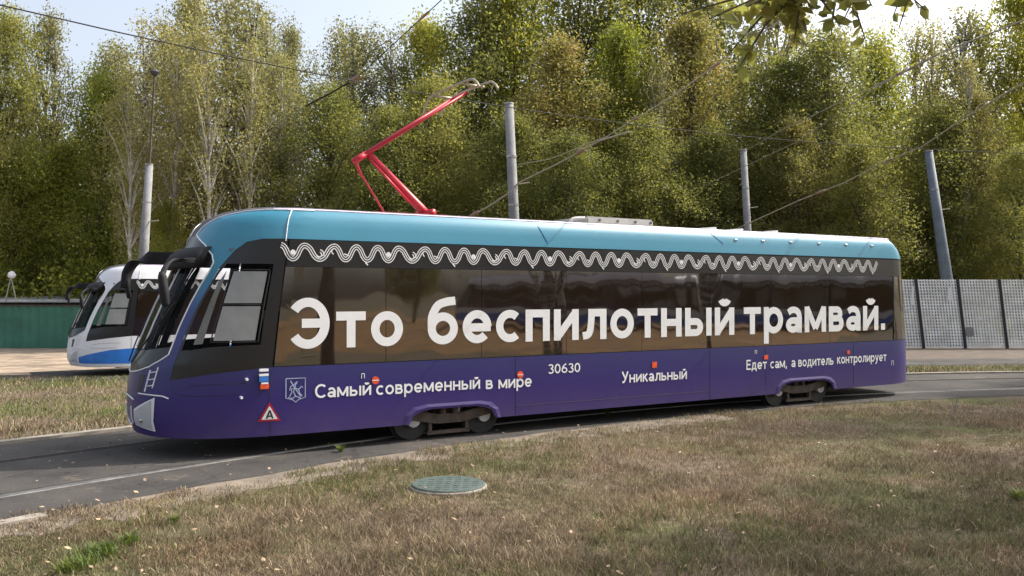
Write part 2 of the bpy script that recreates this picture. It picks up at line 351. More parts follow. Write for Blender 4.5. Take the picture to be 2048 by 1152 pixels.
# stroke alphabet: every letter is centre lines in a unit where a capital is 1 high; (width, strokes)
TW = .165
def EL(cx, cy, rx, ry, a0, a1, n=22): return [(cx + rx * math.cos(R(a0 + (a1 - a0) * k / n)), cy + ry * math.sin(R(a0 + (a1 - a0) * k / n))) for k in range(n + 1)]
def glyphs(t):
    h = t / 2; X = .72; ro = .34 - h; rv = .36 - h
    cs = lambda p: [(v.x, v.y) for v in catmull([(x, y, 0) for x, y in p], 6)]
    st = lambda x, y0=0, y1=X: [(x, y0), (x, y1)]
    G = {}
    G['Э'] = (.80, [EL(.36, .5, .42 - h, .5 - h, 142, -142, 30), [(.24, .5), (.70, .5)]])
    G['т'] = (.60, [[(0, X - h), (.60, X - h)], st(.30)])
    G['о'] = (.68, [EL(.34, .36, ro, rv, 0, 360, 32)])
    G['б'] = (.68, [EL(.34, .34, ro, .34 - h, 0, 360, 32), cs([(h, .38), (h + .01, .60), (.22, .82), (.40, .90), (.62, .93)])])
    G['е'] = (.68, [EL(.34, .36, ro, rv, 0, 318, 30), [(h, .345), (.68 - .02, .345)]])
    G['с'] = (.62, [EL(.34, .36, ro, rv, 48, 312, 26)])
    G['п'] = (.62, [st(h), st(.62 - h), [(0, X - h), (.62, X - h)]])
    G['и'] = (.66, [st(h), st(.66 - h), [(h, .07), (.66 - h, X - .07)]])
    G['й'] = (.66, G['и'][1] + [EL(.33, .95, .13, .11, 195, 345, 12)])
    G['л'] = (.66, [st(.66 - h), [(.18, X - h), (.66, X - h)], cs([(.24, X), (.23, .40), (.17, .14), (.0, h)])])
    G['н'] = (.64, [st(h), st(.64 - h), [(h, .36), (.64 - h, .36)]])
    bw = lambda x1, yb, yt: [(h, yt - 0)] + [(x1 - (yt - yb) / 2, yt)] + EL(x1 - (yt - yb) / 2, (yb + yt) / 2, (yt - yb) / 2, (yt - yb) / 2, 90, -90, 12) + [(h, yb)]
    G['ь'] = (.58, [st(h), bw(.58 - h, h, .46 - h)])
    G['ы'] = (.86, G['ь'][1] + [st(.86 - h)])
    G['р'] = (.70, [st(h, -.27, X), EL(.36, .36, ro, rv, 0, 360, 32)])
    G['а'] = (.60, [cs([(.09, .56), (.20, .625), (.33, X - h), (.45, .58), (.60 - h, .44), (.60 - h, .30)]), st(.60 - h, 0, .42), EL(.27, .215, .27 - h, .215 - h, 0, 360, 26), [(.27, .43 - h), (.55, .43 - h)]])
    G['м'] = (.84, [st(h), st(.84 - h), [(h, X - .02), (.42, .10)], [(.84 - h, X - .02), (.42, .10)]])
    G['в'] = (.60, [st(h), bw(.55 - h, .37, X - h), bw(.60 - h, h, .38)])
    G['.'] = (.20, [[(.10, 0), (.10, .19)]])
    G[','] = (.20, [[(.12, .16), (.05, -.14)]])
    G['С'] = (.80, [EL(.46, .5, .46 - h, .5 - h, 45, 315, 30)])
    G['У'] = (.74, [[(.07, 1), (.40, .36)], [(.68, 1), (.34, .20), (.22, h), (.06, h)]])
    G['у'] = (.66, [[(.07, X), (.35, .06)], [(.60, X), (.32, .0), (.22, -.19), (.05, -.19)]])
    G['к'] = (.60, [st(h), [(.12, .34), (.52, X)], [(.22, .42), (.54, 0)]])
    G['Е'] = (.62, [st(h, 0, 1), [(h, h), (.62, h)], [(h, .52), (.56, .52)], [(h, 1 - h), (.62, 1 - h)]])
    G['д'] = (.76, [[(0, h), (.76, h)], st(h, -.17, h), st(.76 - h, -.17, h), [(.15, h), (.24, X)], [(.22, X - h), (.62, X - h)], st(.62 - h)])
    G['А'] = (.80, [[(h, 0), (.40, 1)], [(.80 - h, 0), (.40, 1)], [(.2, .30), (.6, .30)]])
    G['3'] = (.60, [EL(.28, .74, .22, .26 - h, 150, -90, 16), EL(.28, .28, .32 - h, .28 - h + .02, 90, -150, 18)])
    G['0'] = (.66, [EL(.33, .5, .33 - h, .5 - h, 0, 360, 32)])
    G['6'] = (.66, [EL(.33, .31, .33 - h, .31 - h, 0, 360, 28), cs([(h, .34), (.13, .58), (.28, .80), (.52, .96)])])
    return G
def side_text(name, s, x0, x1, zb, cap, parent, t=TW, y=-.006, mat='white', gap=.11):
    G = glyphs(t); mb = MB(); tot = sum(G[c][0] for c in s) + gap * (len(s) - 1); sx = (x1 - x0) / tot; cur = 0
    for c in s:
        wd, strokes = G[c]
        for k, st in enumerate(strokes):
            pts = [(x0 + (cur + p[0]) * sx, zb + p[1] * cap) for p in st]
            n = len(st); i = len(mb.v); closed = n > 8 and abs(st[0][0] - st[-1][0]) < 1e-4 and abs(st[0][1] - st[-1][1]) < 1e-4
            for j in range(n):
                pa = st[j - 1] if j > 0 else (st[-2] if closed else st[0]); pb = st[j + 1] if j < n - 1 else (st[1] if closed else st[-1])
                d = Vector((pb[0] - pa[0], pb[1] - pa[1])).normalized(); d1 = Vector((st[j][0] - pa[0], st[j][1] - pa[1]))
                m_ = t / 2 / max(.6, abs(d.dot(d1.normalized()))) if d1.length > 1e-6 else t / 2
                for sg in (1, -1):
                    X_ = x0 + (cur + st[j][0] - d.y * m_ * sg) * sx; Z_ = zb + (st[j][1] + d.x * m_ * sg) * cap
                    mb.v.append((X_, y - .0007 * k + sy(X_), Z_))
            for j in range(n - 1): mb.f.append((i + 2 * j, i + 2 * j + 1, i + 2 * j + 3, i + 2 * j + 2))
        cur += wd + gap
    return mb.build(name, mat, parent)

LW = [(.68, 3.29)]
ZTOP, ZTB, ZB, ZS = 3.29, 2.89, 1.18, .27
def qx(x):
    return XC - x if x >= XC else 2 / math.pi * math.asin(((XC - x) / 2.0) ** (NEXP / 2))
def sy(x): return surf(qx(x), 1.8)[1]
def make_tram(name, main=True):
    t = empty(name)
    wrap = 'wrap' if main else 'white_wrap'
    # --- lower body with bogie openings
    def opening(x0, x1, zt):
        return [(qx(x0 - .04), ZS), (qx(x0 + .02), ZS + .12), (qx(x0 + .14), zt - .03), (qx(x0 + .3), zt), (qx(x1 - .3), zt), (qx(x1 - .14), zt - .03), (qx(x1 - .02), ZS + .12), (qx(x1 + .04), ZS)]
    bog = [(3.70, 5.05, .47), (11.3, 12.75, .47)]
    low = [(1, .3), (.85, .3), (.6, .28), (.3, ZS), (0, ZS)]
    for x0, x1, zt in bog: low += opening(x0, x1, zt)
    low += [(-QL, ZS), (-QL - 1, ZS + .05)]
    low += [(-QL - 1, ZB), (-QL, ZB), (0.13, ZB), (.31, 1.13), (.45, 1.08), (.585, 1.03)]
    low += [(.63, 1.36), (.68, 1.28), (.75, 1.2), (.86, 1.14), (1, 1.10)]
    body = panel('lower_body', [low], wrap, t)
    # wheel arch lips
    for x0, x1, zt in bog:
        mb = MB(); inn = [(x0 - .04, ZS), (x0 + .02, ZS + .12), (x0 + .14, zt - .03), (x0 + .3, zt), (x1 - .3, zt), (x1 - .14, zt - .03), (x1 - .02, ZS + .12), (x1 + .04, ZS)]
        outp = [(x0 - .14, ZS), (x0 - .10, ZS + .14), (x0 + .02, zt + .04), (x0 + .22, zt + .075), (x1 - .22, zt + .075), (x1 - .02, zt + .04), (x1 + .10, ZS + .14), (x1 + .14, ZS)]
        i = len(mb.v); n = len(inn)
        mid = [((a[0] * .55 + b_[0] * .45), (a[1] * .55 + b_[1] * .45)) for a, b_ in zip(inn, outp)]
        for yy, ring in ((.03, inn), (-.012, inn), (-.018, mid), (-.001, outp)): mb.v += [(x, yy, z) for x, z in ring]
        for k in range(3):
            for j in range(n - 1): q = i + k * n; mb.f.append((q + j, q + j + 1, q + n + j + 1, q + n + j))
        mb.build('wheel_arch', wrap, t)
    # --- teal band with forward tip, A pillar running down from it
    L1 = [(.63, 1.36), (.625, 1.7), (.61, 2.01), (.59, 2.27), (.565, 2.46), (.56, 2.57), (.60, 2.67), (.72, 2.81), (.93, 2.97)]
    L2 = [(.585, 1.03), (.575, 1.23), (.57, 1.55), (.555, 1.94), (.53, 2.23), (.50, 2.50), (.44, 2.73), (.38, 2.84), (.28, 2.885), (.16, ZTB)]
    crest = [(.93, 2.97), (.9, 3.06), (.82, 3.16), (.72, 3.22), (.55, 3.27), (.35, ZTOP), (0, ZTOP), (-QL, ZTOP), (-QL - .75, 3.27), (-QL - 1, 3.2)]
    band = crest + [(-QL - 1, 2.85), (-QL - .6, ZTB - .02), (-QL, ZTB)] + [(0, ZTB)] + list(reversed(L2)) + L1[:-1]
    panel('roof_cove', [band], wrap, t)
    # --- roof skin above the band
    panel('roof', [[(1, 2.95)] + crest + [(-QL - 1, 3.34), (1, 3.34)]], 'dark' if main else 'white_wrap', t, o=-.002)
    mb = MB(); ring = []
    qs = [1 - i / 12 for i in range(12)] + [0, -QL] + [-QL - (i + 1) / 8 for i in range(8)]
    a = [surf(q, 3.34) for q in qs]; bb = [(x, 2.5 - y, z) for x, y, z in a]
    for (p0, p1), (s0, s1) in zip(zip(a[:-1], a[1:]), zip(bb[:-1], bb[1:])):
        i = len(mb.v); mb.v += [p0, p1, s1, s0]; mb.f.append((i, i + 1, i + 2, i + 3))
    mb.build('roof_deck', 'roofgrey', t)
    mb = MB(); skinline(mb, [(.3, ZTOP + .005), (0, ZTOP + .01), (-QL, ZTOP + .01), (-QL - .6, 3.27)], .016, .004, 10, True)
    mb.build('roof_edge_trim', 'sunlittrim', t)
    # --- white outline of the pillar and cove
    mb = MB(); skinline(mb, [(1, 1.10), (.86, 1.14), (.75, 1.2), (.68, 1.28)] + L1, .0095, .003, 4, True)
    skinline(mb, crest[:7], .010, .004, 4, True); skinline(mb, [(qx(1.69), ZTOP), (qx(1.70), ZTB - .03)], .009, .003, 8, True)
    mb.build('pillar_outline', 'trimwhite', t)
    # --- windscreen, mask, black top
    ws = [(.635, 1.46), (.63, 1.7), (.615, 2.01), (.595, 2.27), (.57, 2.46), (.575, 2.5), (1, 2.5), (1, 1.38), (.8, 1.42)]
    panel('windscreen', [ws], 'glass', t, o=-.006)
    panel('windscreen_mask', [[(.63, 1.36), (.635, 1.46), (.8, 1.42), (1, 1.38), (1, 1.10), (.86, 1.14), (.75, 1.2), (.68, 1.28)]], 'black', t, o=-.004)
    panel('destination_panel', [[(.56, 2.5), (.56, 2.57), (.60, 2.67), (.72, 2.81), (.93, 2.97), (1, 2.97), (1, 2.5)]], 'black', t, o=-.003)
    # --- cab side window: black ceramic frame with clear openings
    outer = [(.585, 1.03), (.575, 1.23), (.57, 1.55), (.555, 1.94), (.53, 2.23), (.50, 2.50), (.44, 2.73), (.38, 2.84), (.28, 2.885), (.16, ZTB), (.1, ZTB)]
    q1 = qx(1.64)
    #inner_top = [(.2, 2.55), (.46, 2.55), (.49, 2.42), (.515, 2.23), (.54, 1.94), (.555, 1.55), (.558, 1.40), (.40, 1.46), (.2, 1.48)]
    fr = [(0.02, 1.165), (.13, ZB - .01), (.31, 1.13), (.45, 1.08)] + outer + [(.02, ZTB)]
    # frame split in two simple outlines around the opening
    top = [(.13, 2.55), (.46, 2.55), (.49, 2.42), (.515, 2.23), (.54, 1.94), (.555, 1.55), (.558, 1.40), (.575, 1.23)] + outer[2:-1] + [(.13, ZTB)]
    bot = [(.13, ZB), (.31, 1.13), (.45, 1.08), (.585, 1.03), (.575, 1.23), (.558, 1.40), (.40, 1.46), (.2, 1.48), (.13, 1.48)]
    mid = [(.13, 1.48), (.185, 1.48), (.185, 2.55), (.13, 2.55)]
    panel('cab_window_frame', [top, bot, mid], 'black', t, o=-.003)
    panel('cab_side_window', [[(.185, 1.48), (.2, 1.48), (.40, 1.46), (.558, 1.40), (.555, 1.55), (.54, 1.94), (.515, 2.23), (.49, 2.42), (.46, 2.55), (.185, 2.55)]], 'glass', t, o=-.012)
    mb = MB()
    for zz in (2.01, 1.52, 2.47): skinline(mb, [(.20, zz), (.41, zz)], .007, -.002)
    for qq in (.197, .412): skinline(mb, [(qq, 1.52), (qq, 2.47)], .009, -.002)
    mb.build('sliding_window_frame', 'rubber', t)
    panel('sliding_pane', [[(.21, 1.54), (.40, 1.54), (.40, 1.99), (.21, 1.99)], [(.21, 2.03), (.40, 2.03), (.40, 2.45), (.21, 2.45)]], 'paneglare', t, o=-.006, both=False)
    panel('frosted_strip', [[(.45, 1.50), (.50, 1.49), (.475, 2.3), (.445, 2.46)]], 'strip', t, o=-.006, both=False)
    # --- saloon side: black band, tinted panes
    panel('window_backing', [[(.125, ZB), (0, ZB), (-QL, ZB), (-QL - 1, ZB), (-QL - 1, 2.85), (-QL - .6, ZTB - .02), (-QL, ZTB), (0, ZTB), (.125, ZTB)]], 'rubber', t, o=-.012)
    panel('ornament_band', [[(.12, 2.52), (-QL - .35, 2.52), (-QL - .35, ZTB - .03), (.12, ZTB - .005)]], 'black', t, o=-.002)
    xs = [1.76, 3.30, 4.85, 6.40, 7.95, 9.50, 11.05, 12.70, 14.65]
    for x0, x1 in zip(xs[:-1], xs[1:]):
        q0, q1 = (qx(x0 + .004), qx(x1 - .004))
        panel('window', [[(q0, ZB + .01), (q1, ZB + .01), (q1, 2.515), (q0, 2.515)]], 'tint', t, o=-.001, smooth=False)
    panel('rear_corner_window', [[(-QL - .01, ZB + .01), (-QL - .42, ZB + .01), (-QL - .42, 2.515), (-QL - .01, 2.515)]], 'tint', t, o=-.001)
    panel('rear_corner_panel', [[(-QL - .43, ZB + .01), (-QL - 1, ZB + .01), (-QL - 1, 2.85), (-QL - .43, 2.85)]], 'dark', t, o=-.001)
    # --- wave ornament: three parallel strokes with curls
    mb = MB(); xx = 1.80; cr = []; k = 0
    while xx < 14.35: cr.append(xx); xx += (.42 if k % 4 == 1 else .318); k += 1
    zm, am = 2.715, .090
    path = []
    for i_, (c0, c1) in enumerate(zip(cr[:-1], cr[1:])):
        for j in range(16):
            u = j / 16; x = c0 + (c1 - c0) * u
            # steeper flanks than a sine
            cz = math.cos(2 * math.pi * u); cz = math.copysign(abs(cz) ** .75, cz); path.append((x, zm + am * cz))
    P = [Vector(p) for p in path]
    for o_ in (-.031, 0, .031):
        st = []
        for k in range(len(P)):
            d = (P[min(k + 1, len(P) - 1)] - P[max(k - 1, 0)]).normalized(); st.append((P[k].x - d.y * o_, P[k].y + d.x * o_))
        st = [s_ for k, s_ in enumerate(st) if k == 0 or s_[0] > st[k - 1][0] - .004]
        ribbon(mb, st, .0130)
    for i_, (c0, c1) in enumerate(zip(cr[:-1], cr[1:])):
        if c1 - c0 > .4:
            xm = (c0 + c1) / 2
            ribbon(mb, arc(xm - .01, zm - .03, .036, -170, 70), .015, -.0075); ribbon(mb, arc(xm - .01, zm - .03, .070, -10, 75), .015, -.0075)
            ribbon(mb, arc(c1 + .0, zm + .02, .040, 100, 250), .015, -.0075)
        elif i_ % 4 == 0: mb.disc(((c0 + c1) / 2, -.0085, zm - .005), .036, 'y', .003, 14)
        else:
            if i_ % 4 == 3: ribbon(mb, [((c0 + c1) / 2 - .03, zm - .125), ((c0 + c1) / 2 + .01, zm - .16)], .018, -.0075)
            else: ribbon(mb, [((c0 + c1) / 2 - .02, zm - .01), ((c0 + c1) / 2 + .05, zm - .035)], .016, -.0075)
    mb.build('wave_ornament', 'white', t)
    # --- front: trim, headlights, emblem, wipers
    def hl(o_, d): return [(.67 + d, .81 - d * 1.6), (.885 - d * .6, .63 - d * .9), (.90 - d * .6, .42 + d * .5), (.70 + d * .6, .36 + d * .8)]
    pb = panel('headlight_surround', [hl(0, 0)], 'trimwhite', t, o=.006)
    hd = panel('headlight', [hl(0, .028)], 'lamp', t, o=.014)
    for s_ in (0, 1):
        mb = MB(); p = Vector(surf(.80, .5, .02)); 
        if s_: p.y = 2.5 - p.y
        mb.tube([p + Vector((.02, 0, 0)), p + Vector((-.015, 0, 0))], .03, 12)
        mb.build('headlight_bulb', 'steel', hd)
    mb = MB(); skinline(mb, [(.58, .80), (.62, .83), (.70, .84), (.82, .85)], .009, .005, 4, True); skinline(mb, [(.88, .76), (.94, .79), (1, .80)], .011, .006, 4, True)
    skinline(mb, [(.925, .66), (.93, .44), (.97, .40), (1, .40)], .012, .006, 4, True)
    mb.build('bumper_trim', 'trimwhite', t)
    mb = MB(); skinline(mb, [(.675, 1.2), (.70, .93)], .009, .004, 4); skinline(mb, [(.735, 1.16), (.76, .88)], .011, .004, 4)
    for zz in (1.14, 1.05, .97): skinline(mb, [(.69, zz), (.74, zz - .02)], .007, .004, 3)
    mb.build('front_emblem', 'trimwhite', t)
    panel('grille_slot', [[(.78, 1.10), (.84, 1.09), (.84, .86), (.80, .87)]], 'black', t, o=.003)
    for s_ in (1, -1):
        mb = MB(); a0 = Vector(surf(.97, 1.24, .03)); a1 = Vector(surf(.83, 1.6, .05)); a2 = Vector(surf(.72, 2.05, .04))
        pts = [a0, a1, a2]
        if s_ < 0: pts = [Vector((p.x, 2.5 - p.y, p.z)) for p in pts]
        mb.tube(catmull(pts), .011, 6); mb.tube([pts[1] + Vector((.02, .05 * s_, -.45)), pts[1], pts[2] + Vector((.0, 0, .1))], .009, 5)
        mb.build('wiper', 'rubber', t)
    mb = MB()
    skinline(mb, [(.90, 1.42), (.90, 2.5)], .012, .002, 6, True)
    mb.build('windscreen_rod', 'trimwhite' if main else 'rubber', t)
    # --- visor over the windscreen and mirrors on curved arms
    mb = MB(); rows = []
    for k in range(25):
        q = .645 + (1 - .645) * 2 * k / 24
        rows.append(q)
    def vis(q, z, o_):
        if q <= 1: return surf(q, z, o_)
        x, y, zz = surf(2 - q, z, o_); return (x, 2.5 - y, zz)
    i0 = len(mb.v)
    prof = [(2.52, -.02), (2.49, .08), (2.52, .15), (2.70, .13), (2.78, .05), (2.79, -.02)]
    for q in rows:
        q = min(q, 1.355)
        for z, o_ in prof: mb.v.append(vis(q, z, o_))
    n = len(prof)
    for k in range(24):
        for j in range(n - 1): q = i0 + k * n; mb.f.append((q + j, q + j + 1, q + n + j + 1, q + n + j))
    mb.f.append(tuple(range(i0, i0 + n))); mb.f.append(tuple(range(i0 + 24 * n, i0 + 25 * n)))
    mb.build('windscreen_visor', 'blackmatt', t, True)
    for s_ in (0, 1):
        def my(p): return Vector((p[0], 2.5 - p[1] if s_ else p[1], p[2]))
        mb = MB(); pts = [my(p) for p in catmull([(1.0, .60, 2.665), (.73, .22, 2.68), (.5, -.08, 2.69), (.37, -.23, 2.64), (.28, -.29, 2.50), (.25, -.30, 2.36), (.235, -.30, 2.24)] if s_ else [(.90, .55, 2.59), (.66, .28, 2.585), (.50, .10, 2.575), (.38, -.08, 2.54), (.31, -.18, 2.46), (.28, -.22, 2.38), (.27, -.24, 2.30)], 5)]
        n_ = len(pts); Nv = Vector((-.72, -.69 if s_ else .69, 0)); Nv = Vector((Nv.y, -Nv.x, 0)).normalized(); i = 0
        for j, p in enumerate(pts):
            d = (pts[min(j + 1, n_ - 1)] - pts[max(j - 1, 0)]).normalized(); u = Nv.cross(d).normalized(); f = j / (n_ - 1); hw = (.10 if s_ else .036) - (.045 if s_ else .015) * max(0, f - .5) * 2; th = .045 if s_ else .032
            for a_, c2 in ((1, .5), (.8, 1), (-.8, 1), (-1, .5), (-1, -.5), (-.8, -1), (.8, -1), (1, -.5)): mb.v.append(tuple(p + u * hw * a_ + Nv * th * c2))
        for j in range(n_ - 1):
            for k in range(8): q = j * 8; mb.f.append((q + k, q + (k + 1) % 8, q + 8 + (k + 1) % 8, q + 8 + k))
        mb.f.append(tuple(range(8))); mb.f.append(tuple(range((n_ - 1) * 8, n_ * 8)))
        arm = mb.build('mirror_arm', 'blackmatt', t, True)
        mb = MB(); c_ = [(.31, -.16), (.22, -.19), (.20, -.30), (.25, -.40), (.34, -.36)]
        i = len(mb.v)
        for z, sc in (((2.08, .3), (2.11, .5), (2.2, .55), (2.32, .5), (2.4, .3)) if s_ else ((2.0, .45), (2.04, .7), (2.2, .8), (2.36, .7), (2.42, .4))):
            for x, y in c_: mb.v.append(tuple(my((.27 + (x - .27) * sc + (2.3 - z) * .10, -.28 + (y + .28) * sc, z))))
        for k in range(4):
            for j in range(5): q = i + k * 5; mb.f.append((q + j, q + (j + 1) % 5, q + 5 + (j + 1) % 5, q + 5 + j))
        mb.f.append(tuple(range(i, i + 5))); mb.f.append(tuple(range(i + 20, i + 25)))
        mb.build('mirror', 'blackmatt', arm, True)
    # --- cab interior
    mb = MB(); mb.box(.75, 1.9, .35, 2.15, .9, 1.15); mb.box(.62, 1.05, .45, 2.05, 1.1, 1.32); mb.build('dashboard', 'interior', t, bevel=.04)
    mb = MB(); mb.box(1.55, 2.05, .95, 1.5, .95, 1.2); mb.box(1.95, 2.1, .97, 1.48, 1.2, 1.95); mb.build('driver_seat', 'seat', t, bevel=.05)
    mb = MB(); mb.box(2.30, 2.34, .04, 2.46, .5, 2.85); mb.box(.9, 2.3, .3, 2.2, .44, .5); mb.build('cab_partition', 'interior', t)
    mb = MB(); mb.box(1.2, 2.3, .25, 2.25, 2.72, 2.76); mb.build('cab_ceiling', 'interior', t)
    # --- underframe and bogies
    mb = MB(); mb.box(.9, 14.6, .35, 2.15, .56, .7); mb.box(5.6, 10.8, .4, 2.1, .22, .6); mb.box(1.3, 3.2, .4, 2.1, .22, .6); mb.box(13.2, 14.5, .4, 2.1, .25, .6)
    mb.build('underframe', 'dark', t)
    for xc in (4.38, 12.0):
        bo = empty('bogie', (xc, 0, 0), 0, t)
        mb = MB()
        for s_ in (0, 1):
            y0 = .12 if not s_ else 2.3
            mb.bar((-.75, y0 + .05, .40), (-.2, y0 + .05, .30), .09, .14); mb.bar((-.2, y0 + .05, .30), (.2, y0 + .05, .30), .09, .14); mb.bar((.2, y0 + .05, .30), (.75, y0 + .05, .40), .09, .14)
            for dx in (-.1, .1): mb.tube([(dx, y0 + .05, .3), (dx, y0 + .05, .56)], .05, 10)
        mb.box(-.2, .2, .3, 2.2, .3, .5); mb.build('bogie_frame', 'rust', bo)
        for dx in (-.58, .60):
            for s_ in (0, 1):
                mb = MB(); yy = .24 if not s_ else 2.16
                mb.disc((dx, yy, .30), .29, 'y', .1, 28, .02); mb.disc((dx, yy + (.08 if not s_ else -.02), .30), .325, 'y', .03, 28)
                wh = mb.build('wheel', 'shadewheel', bo)
                mb = MB(); mb.disc((dx, yy - .1 if not s_ else yy + .1, .30), .10, 'y', .1, 18, .02); mb.build('axle_box', 'roofgrey', wh)
        mb = MB(); mb.box(-.35, .35, .16, .24, .07, .12); mb.box(-.33, -.28, .16, .24, .1, .3); mb.box(.28, .33, .16, .24, .1, .3); mb.build('track_brake', 'rust', bo)
    # --- roof gear
    mb = MB(); mb.box(7.35, 8.85, .75, 1.85, 3.35, 3.50); ac = mb.build('air_conditioner', 'roofgrey', t, bevel=.03)
    for x in (7.6, 8.0, 8.4, 8.75): mb = MB(); mb.box(x, x + .04, .738, .75, 3.42, 3.46); mb.build('hatch_clip', 'dark', ac)
    mb = MB(); mb.tube(catmull([(7.0, .8, 3.36), (7.1, .8, 3.45), (7.33, .8, 3.47)]), .03, 6); mb.build('roof_pipe', 'roofgrey', t)
    for x in (9.75, 10.45, 11.4):
        mb = MB(); mb.v += [(x, .55, 3.34), (x + .45, .55, 3.34), (x + .45, .55, 3.405), (x + .4, .55, 3.405), (x, .55, 3.37), (x, 1.6, 3.34), (x + .45, 1.6, 3.34), (x + .45, 1.6, 3.405), (x + .4, 1.6, 3.405), (x, 1.6, 3.37)]
        i = len(mb.v) - 10; mb.f += [(i, i + 1, i + 2, i + 3, i + 4), (i + 9, i + 8, i + 7, i + 6, i + 5)] + [(i + k, i + (k + 1) % 5, i + 5 + (k + 1) % 5, i + 5 + k) for k in range(5)]
        mb.build('roof_vent', 'trimwhite', t)
    mb = MB()
    for x in (10.15, 10.85, 11.6, 12.4, 13.2, 14.0):
        mb = MB(); mb.tube([surf(qx(x), 3.14, .004), surf(qx(x + .06), 3.14, .012)], .018, 8)
        mb.build('cove_hook', 'trimwhite', t)
    mb = MB(); skinline(mb, [(qx(5.9), 3.22), (qx(6.05), 2.95)], .006, .002); mb.build('cove_seam', 'stickerblue' if main else 'dark', t); mb = MB(); skinline(mb, [(qx(9.55), 3.27), (qx(9.85), 3.06)], .006, .002); mb.build('cove_seam', 'stickerblue' if main else 'dark', t)
    for pts in ([(qx(1.72), 1.16), (qx(1.72), .30)], [(qx(5.45), 1.16), (qx(5.45), .30)], [(qx(9.50), 1.16), (qx(9.50), .30)], [(qx(10.9), 1.16), (qx(10.9), .45)], [(qx(13.4), 1.16), (qx(13.4), .32)], [(qx(5.45), .42), (qx(9.50), .42)], [(0.50, .93), (.42, .97), (.30, .98), (.22, .98)], [(0.52, .84), (.42, .83), (.25, .84)]):
        mb = MB(); skinline(mb, pts, .0035, .0, 4); mb.build('panel_seam', 'rubber', t)
    # --- pantograph (y = centre line)
    pg = empty('pantograph', (0, 1.25, 0), 0, t)
    mb = MB()
    for yy in (-.42, .42):
        mb.bar((3.45, yy, 3.38), (4.7, yy, 3.38), .04, .04)
    for x in (3.5, 4.5): mb.bar((x, -.42, 3.38), (x, .42, 3.38), .04, .04)
    for x in (3.5, 4.65):
        for yy in (-.4, .4): mb.tube([(x, yy, 3.34), (x, yy, 3.38)], .05, 8)
    mb.build('base_frame', 'red', pg)
    mb = MB(); mb.tube([(4.52, 0, 3.42), (4.42, 0, 3.53), (3.50, 0, 4.36)], [.085, .075, .05], 10); mb.tube([(4.5, -.3, 3.44), (4.5, .3, 3.44)], .06, 10); mb.tube([(4.2, -.07, 3.6), (3.55, -.05, 4.22)], .02, 6)
    mb.build('lower_arm', 'red', pg, True)
    mb = MB(); K = Vector((3.40, 0, 4.27)); T = Vector((5.12, 0, 5.42))
    mb.tube([(3.28, 0, 4.19), (3.50, 0, 4.33)], .05, 8)
    for s_ in (-1, 1): mb.tube([K, K + (T - K) * .5 + Vector((0, .14 * s_, 0)), T + Vector((0, .26 * s_, 0))], [.04, .03, .022], 8)
    mb.tube([T + Vector((0, -.3, 0)), T + Vector((0, .3, 0))], .022, 8)
    mb.tube([K + (T - K) * .45 + Vector((0, -.13, 0)), K + (T - K) * .45 + Vector((0, .13, 0))], .015, 6)
    mb.build('upper_arm', 'red', pg, True)
    mb = MB(); mb.tube([(3.80, 0, 3.42), (3.44, .02, 3.98)], .017, 6); mb.tube([(3.42, .02, 3.98), (3.32, 0, 4.20)], .026, 6); mb.build('coupling_rod', 'red', pg)
    mb = MB()
    for dx in (-.17, .17):
        mb.tube(catmull([(5.12 + dx, -.98, 5.36), (5.12 + dx, -.86, 5.47), (5.12 + dx, -.6, 5.53), (5.12 + dx, .6, 5.53), (5.12 + dx, .86, 5.46), (5.12 + dx, 1.05, 5.28)]), .02, 8)
    for yy in (-.5, .5): mb.bar((4.93, yy, 5.49), (5.31, yy, 5.49), .04, .03); mb.tube([(5.12, yy, 5.48), (5.12, yy * .5, 5.42)], .018, 6)
    mb.build('collector_head', 'palewire', pg, True)
    return t

# ------------------------------------------------------------------ ground, tracks
def arcpt(r, a, z): return (17.63 + r * math.cos(a), -8.73 + r * math.sin(a), z)
def arc_sheet(name, r0, r1, a0, a1, z, mat, n=90, jitter=0, z1=None):
    mb = MB()
    for k in range(n + 1):
        a = R(a0 + (a1 - a0) * k / n); j0 = jitter * math.sin(k * 1.7) * .5 + jitter * rng.normal() * .5
        mb.v += [arcpt(r0 + j0, a, z), arcpt(r1, a, z if z1 is None else z1)]
    for k in range(n): mb.f.append((2 * k, 2 * k + 1, 2 * k + 3, 2 * k + 2))
    return mb.build(name, mat)
def sheet(name, pts, z, mat):
    mb = MB(); mb.v = [(p[0], p[1], z) for p in pts]; mb.f = [tuple(range(len(pts)))]
    return mb.build(name, mat)
# one large ground sheet
RN = 29.22
def sstep(a, b_, x): t = np.clip((x - a) / (b_ - a), 0, 1); return t * t * (3 - 2 * t)
def gz(x, y):
    r = np.hypot(np.asarray(x) - 17.63, np.asarray(y) + 8.73)
    return -.30 * sstep(RN + 4.2, RN + 7.5, r) * sstep(3, -2, np.asarray(x)) * sstep(2, 8, np.asarray(y))
gl = [-600, -250, -100, -60] + [-40 + .8 * i for i in range(101)] + [60, 100, 250, 600]
mb = MB(); n = len(gl)
for y in gl:
    for x in gl: mb.v.append((x, y, float(gz(x, y))))
for j in range(n - 1):
    for i in range(n - 1): q = j * n + i; mb.f.append((q, q + 1, q + n + 1, q + n))
tag(mb.build('ground', 'soil', smooth=True), kind='structure')
tag(arc_sheet('track_pavement', RN - 1.12, RN + 3.45, 62, 182, .008, 'asphalt', 110, .05), kind='structure')
tag(arc_sheet('dirt_shoulder', RN - 1.75, RN - 1.0, 120, 182, .004, 'shoulder', 160, .22), kind='structure')
